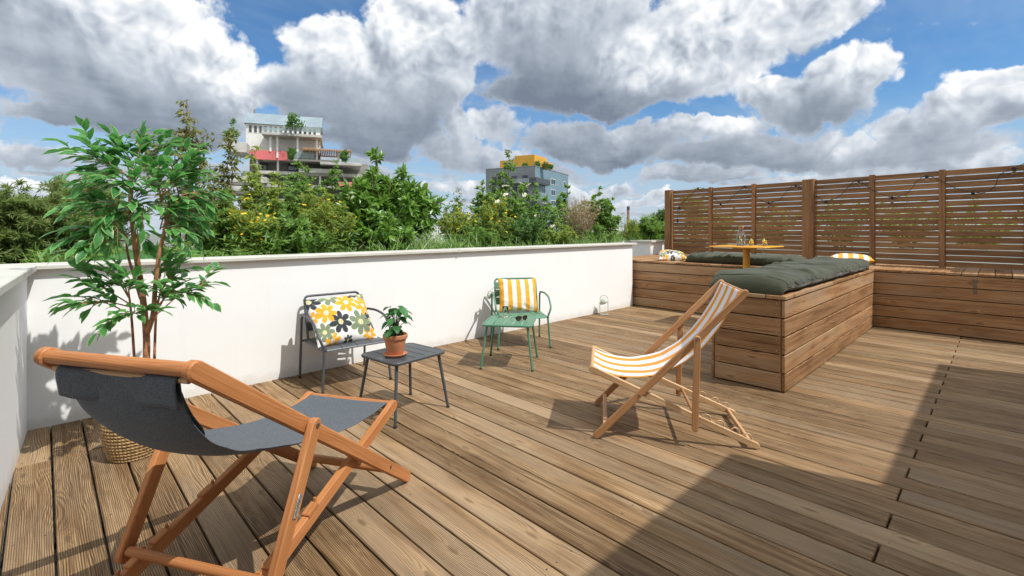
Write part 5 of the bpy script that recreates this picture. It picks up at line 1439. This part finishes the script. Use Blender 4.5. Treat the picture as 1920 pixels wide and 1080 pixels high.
for (px, y0_, y1_) in ((520, 252, 296), (558, 252, 297), (594, 252, 300), (507, 256, 284), (482, 300, 322), (521, 300, 322), (634, 284, 303), (480, 326, 346), (560, 326, 346), (600, 326, 346), (500, 350, 373), (580, 350, 373)):
    mb = MB(); dc = -3.0 if y0_ < 300 else -1.6; mb.box((lx(px - 1.9, dc), dc, lz(px, y1_, dc)), (lx(px + 1.9, dc), dc + .4, lz(px, y0_, dc)), .02); mb.build('column', M_PALE, tw, False)
for (xa, xb, ya, yb, dd_) in ((541, 590, 284, 297, -3.1), (530, 602, 236, 247, -4.0), (640, 676, 296, 303, -4.5), (490, 530, 239, 247, -4.0)):
    part('balustrade', M_RAILG, [(xa, ya, xb, yb, dd_, dd_ + .06)])
for (xa, xb, ya, yb) in ((500, 512, 260, 282), (530, 552, 262, 292), (565, 590, 262, 294), (486, 500, 304, 320), (540, 556, 304, 320), (600, 625, 308, 319), (480, 500, 330, 345), (530, 560, 330, 345), (610, 640, 330, 345), (470, 520, 354, 371), (560, 620, 354, 371), (640, 680, 354, 371)):
    f = MB(); tb(f, xa, ya, xb, yb, 1.84, 1.99 if ya < 300 else 2.19); f = f.build('window', M_CHAR, tw, False)
    g_ = MB(); tb(g_, xa + .8, ya + .8, xb - .8, yb - .8, 1.80, 1.83); g_.build('pane', M_PANE, f, False)
pg = MB()
for i in range(27):
    xx = lx(568, -5) + i * (lx(658, -5) - lx(568, -5)) / 26; pg.box((xx - .10, -5.5, lz(615, 282, -5)), (xx + .10, 3.0, lz(615, 279.5, -5)), 0)
pg.box((lx(566, -5), -5.4, lz(615, 284, -5)), (lx(660, -5), -5.1, lz(615, 282.1, -5)), 0); pg.box((lx(566, -5), 2.5, lz(615, 284, -5)), (lx(660, -5), 2.8, lz(615, 282.1, -5)), 0)
pg.build('pergola', plain('pergola timber', (.42, .23, .10), .7), tw, False)
def roof_bush(label, px, py, w, h, d, seed, mat=L_DEEP):
    p = at_depth(px, py, d); g = np.random.default_rng(seed); n = 420
    cl = g.normal(size=(9, 3)) * .42; v = (cl[g.integers(0, 9, n)] + g.normal(size=(n, 3)) * .22) * np.array([w / 2, w / 2, h / 2]) * S; v[:, 2] += h * S / 2
    t = thing('roof_shrub', label, 'shrub', p); mb = MB(); mb.leaves(v, unit(n, g) + np.array([0, 0, .5]), unit(n, g), .55, .28); mb.build('foliage', mat, t, True, 180)
    mb = MB()
    for k in range(4): mb.tube([(0, 0, 0), (g.normal(0, .12) * w * S, g.normal(0, .12) * w * S, h * S * .8)], .06, 5)
    mb.build('stem', M_BARK, t)
roof_bush('small dark tree on the terrace of the grey tower penthouse', 549, 245, 22, 32, TD - 1.0, 61)
roof_bush('bush growing on the left balcony of the grey tower', 433, 266, 22, 30, TD - 2.5, 62)
roof_bush('bush on the middle terrace of the grey tower', 545, 297, 14, 16, TD - 1.0, 63)
roof_bush('bush under the pergola of the grey tower', 646, 303, 14, 20, TD - 1.0, 64)
# blue grey block with an ochre roof storey
D2 = 122.0; S2 = D2 / FPX
c = at_depth(1003.5, 430, D2); a2 = math.atan2(-VX, VY)
bk = thing('apartment_block', 'blue grey apartment block with ochre rooftop storey and dark balconies', 'building', (c.x, c.y, -26), a2 + rad(62))
# local x: along the right (teal) face, local y: along the left (grey) face, both away from the near corner
HT = EYE + 26 + (430 - 312) * S2
LR = 23.0; LL = 14.6
mb = MB(); mb.box((0, .02, 0), (LR, LL, HT), .02); bod = mb.build('wall', M_TEAL, bk, False)
mb = MB(); mb.box((-.05, .03, 0), (-.001, LL, HT - .05), .0); mb.build('grey_face', M_TEALD, bk, False)
mb = MB(); mb.box((-.08, -.06, HT), (LR + .1, LL + .1, HT + .25), .02); mb.build('parapet', M_TEALD, bk, False)
mb = MB(); mb.box((3.0, 1.6, HT + .2), (15, LL - 2.6, HT + 2.6), .02); mb.box((3.0, 1.6, HT + 2.6), (11, 7.5, HT + 3.6), .02); mb.build('roof_storey', M_YEL, bk, False)
mb = MB(); mb.box((4.5, 5, HT + 3.0), (5.3, 5.8, HT + 3.6), .02); mb.build('vent', M_CHAR, bk, False)
for fl in range(5):
    z1 = HT - 2.1 - fl * 2.95; z0 = z1 - 1.65
    for xa in ((4.0, 6.4), (10.0, 13.2), (19.0, 20.8)):
        if fl == 0 and xa[0] < 5: continue
        f = MB(); f.box((xa[0], -.04, z0), (xa[1], .03, z1), 0); f = f.build('window', M_PALE, bk, False)
        g_ = MB(); g_.box((xa[0] + .12, -.06, z0 + .12), ((xa[0] + xa[1]) / 2 - .05, -.042, z1 - .12), 0); g_.box(((xa[0] + xa[1]) / 2 + .05, -.06, z0 + .12), (xa[1] - .12, -.042, z1 - .12), 0); g_.build('pane', M_PANE, f, False)
    for ya in (2.0, 5.2, 11.2):
        f = MB(); f.box((-.12, ya, z0 - .5), (-.052, ya + 1.6, z1), 0); f = f.build('window', M_CHAR, bk, False)
        g_ = MB(); g_.box((-.15, ya + .1, z0 - .4), (-.122, ya + 1.5, z1 - .1), 0); g_.build('pane', M_PANE, f, False)
    if fl in (0, 2, 4):
        b_ = MB(); b_.box((-1.9, -1.3, z0 - .75), (-.13, 7.4, z0 - .45), 0); b_.box((-1.9, -1.35, z0 - .45), (6.4, -1.25, z0 + .75), 0); b_.box((-1.9, -1.25, z0 - .75), (6.4, -.07, z0 - .46), 0); b_.box((-1.95, -1.2, z0 - .45), (-1.88, .8, z0 + .75), 0); b_ = b_.build('balcony', M_CHAR, bk, False)
        b_2 = MB(); b_2.box((-1.94, .8, z0 - .4), (-1.89, 7.3, z0 + .65), 0); b_2.build('balustrade', M_RAILG, b_, False)
for i, (px, w, h) in enumerate(((985, 10, 12), (1008, 10, 16), (1022, 12, 14), (1032, 8, 9))):
    p = at_depth(px, 316, D2 + 3); g = np.random.default_rng(80 + i); n = 260
    v = unit(n, g) * (g.random((n, 1)) ** .4) * np.array([w / 2, w / 2, h / 2]) * S2; v[:, 2] += h * S2 / 2 - .4
    t = thing('roof_shrub', ['bush left of the ochre storey corner on the blue grey block', 'tall bush on the roof of the blue grey block', 'reddish bush on the roof of the blue grey block', 'smallest bush at the right on the roof of the blue grey block'][i], 'shrub', p)
    mb = MB(); mb.leaves(v, unit(n, g) + np.array([0, 0, .8]), unit(n, g), .7, .2); mb.build('foliage', L_RUST if i == 2 else L_DEEP, t, True, 180)
    mb = MB(); mb.tube([(0, 0, -.4), (0, 0, h * S2 * .7)], .07, 5); mb.build('stem', M_BARK, t)
# chimney stack and the far skyline
c = at_depth(1178, 430, 330); ch = thing('chimney_stack', 'tall slim brick chimney stack on the skyline left of the fence', 'chimney', (c.x, c.y, -26))
mb = MB(); mb.lathe([(1.5, 0), (.85, 41), (.85, 41.6)], (0, 0, 0), 20); mb.build('shaft', M_BRICK, ch, True, 40)
mb = MB(); mb.lathe([(.95, 40.6), (1.0, 41.0), (1.0, 43.0), (.8, 43.1)], (0, 0, 0), 20); mb.build('crown', M_CHAR, ch, True, 40)
rs = random.Random(4)
for i, (px, top, w, d, lab) in enumerate(((1150, 424, 30, 520, 'pale far block low on the skyline behind the leafy shrub'), (1186, 421, 24, 700, 'grey far block low on the skyline under the chimney stack'), (1222, 423, 34, 600, 'pale far block low on the skyline left of the fence'), (1290, 420, 60, 640, 'long far block on the skyline behind the fence'),
                                          (830, 424, 50, 560, 'far block low on the skyline behind the yellow flowered shrub'), (60, 424, 70, 500, 'far block low on the skyline at the left'))):
    c = at_depth(px, 430, d); s_ = d / FPX; t = thing('far_block', lab, 'building', (c.x, c.y, -26), a2)
    h = 26 + EYE + (430 - top) * s_; ww = w * s_
    mb = MB(); mb.box((-ww / 2, 0, 0), (ww / 2, 14, h), .05); mb.build('wall', M_PALE if i % 2 == 0 else M_CONC, t, False)
    mb = MB(); mb.box((-ww / 2 - .2, -.2, h), (ww / 2 + .2, 14.2, h + .5), .05); mb.build('roof', M_CONCD, t, False)
    nw = int(ww / 3)
    for fl in range(2):
        mb = MB()
        for k in range(nw): mb.box((-ww / 2 + 1 + k * 3, -.05, h - 3.2 - fl * 3.2), (-ww / 2 + 2.6 + k * 3, .02, h - 1.4 - fl * 3.2), 0)
        mb.build_each('window', M_PANE, t, False)
